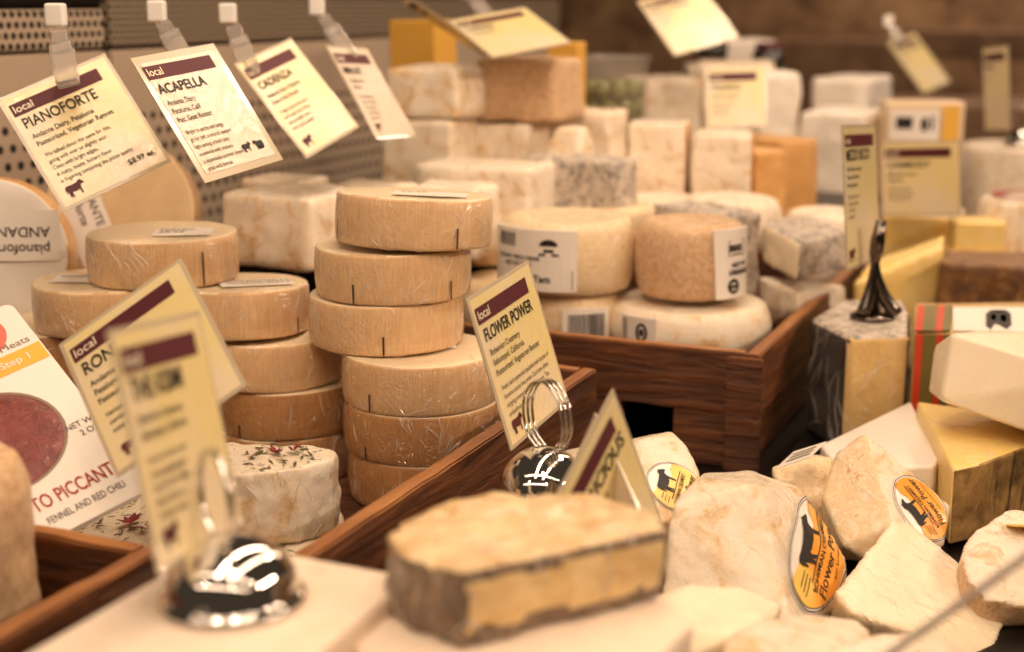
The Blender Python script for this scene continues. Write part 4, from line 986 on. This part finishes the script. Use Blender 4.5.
bpy.data.objects['dark_emblem'].location.z += .0003
# pale wedge at the edge, standing on the yellow one's back
pts = [at(952, 333, 1.03), at(940, 401, 1.01), at(1090, 455, .95), at(1095, 378, .96), at(934, 346, 1.06), at(928, 392, 1.05), at(985, 330, 1.10), at(1095, 333, 1.10), at(1090, 430, 1.08)]
crisp('cheese_wedge', pts, [M['pale']], 'large pale smooth wedge at the edge, above the yellow wedge', 'cheese', bevel=.003)
# yellow wedge with ribbed brown rind
T = [az(x, y, .062) for x, y in ((917, 401), (953, 470), (980, 464), (1040, 442), (1075, 424))]
tip = T[0]
o = crisp('cheese_wedge', T+[Vector((p.x+(.002 if i else 0), p.y+.004, .004)) for i, p in enumerate(T)], [M['gold'], M['striped_rind']], 'bright yellow wedge with ribbed dark brown rind', 'cheese', bevel=.0025, face=lambda c, n: 1 if (n.y < -.55 and n.x > -.6 and n.z < .5) else 0)
film(o, 22, .02, 7, (-1.5, 1.5), .0006, lambda c, q: q.z > .7)
# white paper-wrapped wedge
T = [az(x, y, .049) for x, y in ((820, 444), (911, 400), (940, 458), (934, 466), (838, 468))]
crisp('cheese_wedge', T+[Vector((p.x, p.y, 0)) for p in T], [M['paper_white']], 'wedge wrapped in plain white paper, beside the yellow wedge', 'cheese', bevel=.003)
# crumpled film-wrapped piece behind the large round label
pts = [at(772, 466, .95), at(800, 455, .97), at(832, 458, .98), at(830, 505, .93), at(780, 500, .93), at(775, 478, .94), at(812, 456, 1.02)]
o = soft('soft_cheese', pts+[Vector((p.x, p.y, .0)) for p in pts], [M['bloomy_gold']], 'crumpled film-wrapped cheese with a white sticker, between the two orange-labelled wedges', 'cheese', voxel=.003, amp=.003, freq=60)
e0 = at(775, 474, .925); ex = at(810, 462, .925)-e0; ey = at(790, 458, .955)-e0
bm = slab_mesh([(0, 0), (1, 0), (1.1, .9), (.1, 1)], lambda s, t, d: e0+ex*s+ey*t+Vector((0, -d*0, .004+d)), .0008); lo = link('paper_sticker', bm, M['paper'], o, False)
p = Print()
for k in range(3): p.rect(.2, .2+.22*k, .9, .28+.22*k, 0)
p.build('lettering', lambda s, t: e0+ex*s+ey*t+Vector((0, 0, .0046)), [M['ink_grey']], lo)

# cheeses with the round orange label
def creamery_label(o, P, e1, e2, n):
    """round label about P, smoothed down onto the cheese; e1, e2 half axes"""
    mw = world(o); bv = BVHTree.FromPolygons([mw @ v.co for v in o.data.vertices], [tuple(f.vertices) for f in o.data.polygons])
    def fn(d):
        def g(s, t):
            q = P+e1*s+e2*t; h = bv.ray_cast(q+n*.04, -n, .08)[0]
            if h is None: h = bv.find_nearest(q)[0]
            return h+n*d
        return g
    q = Print(); q.ellipse(0, 0, 1, 1, 0, 48); lo = q.build('round_label', fn(.0005), [M['paper']], o, sub=.16)
    low = [(math.cos(a)*.93, math.sin(a)*.93) for a in [2.35+i*(2*math.pi+.35-2.35)/28 for i in range(29)]]
    q = Print(); q.poly(low+[(.62, .36), (.40, .22), (.1, .30), (-.15, .52), (-.42, .56)], 0); q.build('orange_panel', fn(.0009), [M['orange_ink']], lo, sub=.16)
    q = Print(); q.ring(0, 0, .985, .985, .02, 0, 56); q.ring(0, 0, .93, .93, .012, 0, 56, .2, 4.2)
    q.cow(.06, .40, .88, 0, 1, .05); q.rect(-.55, .02, .72, .05, 0)
    for k in range(3): q.rect(-.80+.05*k, .12+.11*k, -.50+.03*k, .145+.11*k, 1)
    q.text('BOHEMIAN CREAMERY', .20, 0, -.17, 0, .012, 'CENTER', sx=.66)
    q.text('Flower Power', .36, .02, -.50, 0, .008, 'CENTER', sx=.72, shear=.25); q.text('with Sonoma Pollen', .13, .1, -.70, 1, 0, 'CENTER', sx=.85)
    q.build('lettering', fn(.0013), [M['ink'], M['ink_brown']], lo, sub=.2)
    return lo
# the large one, label on its turned side
A = [(672, 503, .80), (697, 478, .83), (760, 485, .81), (771, 548, .785), (792, 612, .765), (792, 640, .75), (660, 632, .76), (664, 560, .785), (752, 470, .88), (799, 488, .88), (846, 556, .865), (849, 575, .85), (838, 610, .83), (705, 472, .89)]
pts = [at(*a) for a in A]
o = soft('cheese_wedge', pts, [M['wrap_white']], 'large white-rinded wedge with an orange round label on its turned side', 'cheese', 'wedges with round orange labels', voxel=.0028, smooth=2, amp=.0012)
film(o, 26, .025, 21, (-1, 1), .0006, lambda c, q: q.dot((CAM-c).normalized()) > .2)
pa, pb, pc = at(760, 485, .81), at(792, 612, .765), at(846, 556, .865)
n = (pb-pa).cross(pc-pa).normalized(); n = n if n.dot(CAM-pa) > 0 else -n
P = onplane(817, 550, pa, n)
E1 = onplane(827, 494, pa, n)-P; E2 = onplane(789, 534, pa, n)-P
creamery_label(o, P, E1, E2, n)
# the one leaning behind it
A = [(866, 433, .95), (893, 525, .89), (951, 506, .93), (944, 547, .90), (836, 452, .95), (822, 497, .925), (843, 546, .89), (870, 562, .885), (862, 434, .955)]
pts = [at(*a) for a in A]
pa, pb, pc = pts[0], pts[1], pts[2]
n = (pb-pa).cross(pc-pa).normalized(); n = n if n.dot(CAM-pa) > 0 else -n
nl = (pb-pa).cross(pts[6]-pa).normalized(); nl = nl if nl.dot(CAM-pa) > 0 else -nl
o = soft('cheese_wedge', pts+[Vector((p.x, p.y+.03, .0)) for p in pts[1:8]], [M['wrap_white'], M['bloomy_gold']], 'leaning cream wedge with an upside-down orange round label at its end', 'cheese', 'wedges with round orange labels', voxel=.0022, smooth=2, amp=.0006, face=lambda c, q: 1 if q.dot(nl) > q.dot(n) else 0)
film(o, 14, .03, 3, (-.4, .4), .0006, lambda c, q: q.dot((CAM-c).normalized()) > .3, Vector((-.5, .3, .4)))
P = onplane(921, 508, pa, n)
E1 = onplane(897, 478, pa, n)-P; E2 = onplane(905, 521, pa, n)-P
creamery_label(o, P, E1, E2, n)
# film-wrapped wedge lying in front
A = [(834, 590, .80), (862, 572, .82), (890, 522, .88), (905, 520, .89), (980, 582, .86), (1010, 606, .83), (1000, 640, .79), (985, 662, .77), (935, 640, .78), (905, 625, .78), (850, 612, .78)]
pts = [at(*a) for a in A]
o = soft('cheese_wedge', pts+[Vector((p.x, p.y+.01, 0)) for p in pts], [M['pale'], M['bloomy_gold']], 'pale film-wrapped wedge lying at the front edge of the pile', 'cheese', voxel=.0028, smooth=2, amp=.0008, face=lambda c, n: 1 if n.z < .35 else 0)
film(o, 110, .03, 4, (-.35, .35), .0007, lambda c, q: q.z > .3, Vector((1, -1, 0)))
# mottled round at the edge
A = [(960, 552, .84), (975, 528, .86), (1010, 508, .88), (1060, 512, .88), (1070, 560, .84), (1070, 612, .80), (985, 600, .80), (966, 577, .815)]
pts = [at(*a) for a in A]
o = soft('cheese_wedge', pts+[Vector((p.x, p.y+.01, 0)) for p in pts], [M['bloomy_tan'], M['white_rind']], 'mottled wedge with a gold-edged label at the picture edge', 'cheese', voxel=.003, smooth=3, amp=.0012, face=lambda c, n: 1 if n.z > .45 else 0)
pa = at(1010, 530, .955); 
bm = slab_mesh([(math.cos(i*.2618), math.sin(i*.2618)) for i in range(24)], lambda s, t, d: at(1026, 530, .862)+Vector((s*.013, t*.013, t*-.004+.004+d)), .0012); lo = link('round_label', bm, M['orange_ink'], o, False)
# cheese behind the tipped sign, with the same label seen in part
A = [(640, 440, .90), (672, 432, .92), (688, 446, .90), (700, 474, .87), (672, 520, .82), (625, 520, .82), (575, 470, .88), (560, 450, .92), (600, 445, .95), (690, 460, .95)]
pts = [at(*a) for a in A]
o = soft('cheese_wedge', pts+[Vector((p.x, p.y+.01, 0)) for p in pts], [M['wrap_white']], 'white wedge with a round orange label, half hidden behind the tipped sign', 'cheese', 'wedges with round orange labels', voxel=.0028, smooth=2, amp=.001)
pa, pb, pc = at(688, 446, .90), at(700, 474, .87), at(672, 520, .82)
n = Vector((.35, -.85, .4)).normalized(); P = at(683, 486, .845)
n = (CAM-P).normalized(); n = (n+Vector((.5, 0, .1))).normalized()
E1 = onplane(699, 462, P, n)-P; E2 = onplane(662, 470, P, n)-P
creamery_label(o, P, E1, E2, n)
# soft white pieces at the very front
FG = 'soft white cheeses at the very front'
def lump(A, label, mt='white_rind', **k):
    pts = [at(*a) for a in A]
    return soft('soft_cheese', pts+[Vector((p.x, p.y+.005, 0)) for p in pts], [M[mt]], label, 'cheese', FG, voxel=.003, smooth=6, amp=.0015, **k)
lump([(622, 612, .64), (655, 592, .68), (700, 582, .70), (745, 585, .71), (786, 603, .70), (740, 640, .64), (700, 655, .63), (640, 660, .62)], 'white soft piece just beside the half-round brick', 'pale')
lump([(722, 640, .63), (750, 620, .65), (800, 612, .68), (850, 616, .68), (872, 630, .67), (830, 670, .60), (730, 690, .59)], 'rounded white soft piece in the middle of the front edge', 'wrap_white', seed=2)
lump([(826, 650, .62), (870, 632, .65), (930, 628, .66), (975, 650, .65), (960, 700, .60), (830, 700, .59)], 'last white soft piece at the front edge, behind the glass rim', 'white_rind', seed=3)
# case glass in front, only its ground top edge showing
ga, gb = at(868, 668, .50), at(1060, 530, .50)
gd = (gb-ga).normalized()
root = empty('glass_guard', centre([ga, gb]), 'clear glass guard whose grey edge crosses the near corner', 'glass guard')
e2 = ga-gd*.10; e3 = gb+gd*.06
nn = Vector((.25, -.55, -.8)).normalized(); nn = (nn-gd*nn.dot(gd)).normalized()
th = gd.cross(nn).normalized()*.0022
crisp('glass_pane', [p+nn*q+th*s for p in (e2, e3) for q in (.002, .16) for s in (-1, 1)], M['glass'], None, None, bevel=0, parent=root)
crisp('ground_edge', [p+nn*q+th*s for p in (e2, e3) for q in (-.001, .0018) for s in (-1, 1)], M['glass_rim'], None, None, bevel=.0005, parent=root)

# ================================================================== LIGHT, WORLD, CAMERA
def area(name, loc, target, sx, sy, power, col, spread=math.pi):
    l = bpy.data.lights.new(name, 'AREA'); l.shape = 'RECTANGLE'; l.size = sx; l.size_y = sy; l.energy = power; l.color = col; l.spread = spread
    o = bpy.data.objects.new(name, l); C.objects.link(o); o.location = loc
    o.rotation_euler = (Vector(target)-Vector(loc)).to_track_quat('-Z', 'Y').to_euler()
    return o
warm = (1, .74, .54)
def strip_light(name, u, v, z, tu, tv, L, W, p):
    o = area(name, uv(u, v, z), uv(tu, tv, 0), L, W, p, warm)
    d = (uv(tu, tv, 0)-uv(u, v, z)).normalized(); x = (D1-d*D1.dot(d)).normalized(); zz = -d; y = zz.cross(x)
    o.matrix_world = Matrix.Translation(uv(u, v, z)) @ Matrix((x, y, zz)).transposed().to_4x4()
strip_light('case_lamp', 1.1, .42, 1.20, 1.1, .45, 2.6, .035, 8.5)
strip_light('case_lamp', 1.0, -.10, 1.35, 1.0, .45, 2.6, .035, 5)
area('fill_strip', uv(5.0, .3, 1.9), uv(6, .6, .4), 1.5, .2, 17, warm)  # added lamp that brightens the far wall
strip_light('case_lamp', 3.6, .1, 1.4, 3.4, .3, 2.4, .08, 8)
for (x, y, z), (tx, ty), L, W, p in (((-.3, -.75, 1.25), (.0, 1.0), 3.4, .05, 5), ((-.2, -.2, 1.75), (.1, 1.1), 3.0, .05, 5), ((2.2, .4, 1.3), (.3, 1.1), 1.8, .05, 21)):
    o = area('fill_strip', (x, y, z), (tx, ty, 0), L, W, p, warm)  # added strips for film glints and for signs facing right
for x, y, z, e in ((-1.5, -.7, 1.7, 5), (.4, -1.6, 2.0, 7), (1.6, -.5, 1.8, 6)):
    l = bpy.data.lights.new('glint_spot', 'SPOT'); l.energy = e; l.color = warm; l.spot_size = R(80); l.spot_blend = .6; l.shadow_soft_size = .03
    o = bpy.data.objects.new('glint_spot', l); C.objects.link(o); o.location = (x, y, z)
    o.rotation_euler = (Vector((.1, 1.15, .05))-Vector((x, y, z))).to_track_quat('-Z', 'Y').to_euler()
for loc, tgt, e in (((.02, .04, 1.75), (-.32, 1.05, .29), 2.2), ((.80, 1.65, 1.2), (-.215, 1.006, .305), 1.2)):
    o = area('glint_spot', loc, tgt, .11, .11, e, warm)  # added glare lamps, placed so the first hanging signs mirror them
w = bpy.data.worlds.new('shop'); bpy.context.scene.world = w; w.use_nodes = True
w.node_tree.nodes['Background'].inputs[0].default_value = (.60, .46, .33, 1); w.node_tree.nodes['Background'].inputs[1].default_value = .07

cam = bpy.data.cameras.new('camera'); co = bpy.data.objects.new('camera', cam); C.objects.link(co)
co.location = CAM; co.rotation_euler = (math.pi/2-PITCH, 0, 0)
cam.sensor_width = 36; cam.lens = F/1024*36; cam.clip_start = .01
cam.dof.use_dof = True; cam.dof.focus_distance = .94; cam.dof.aperture_fstop = 4.3
S = bpy.context.scene; S.camera = co
S.view_settings.view_transform = 'Standard'; S.view_settings.look = 'None'; S.view_settings.gamma = 1; S.view_settings.use_curve_mapping = False
S.view_settings.exposure = .60
S.cycles.use_denoising = True
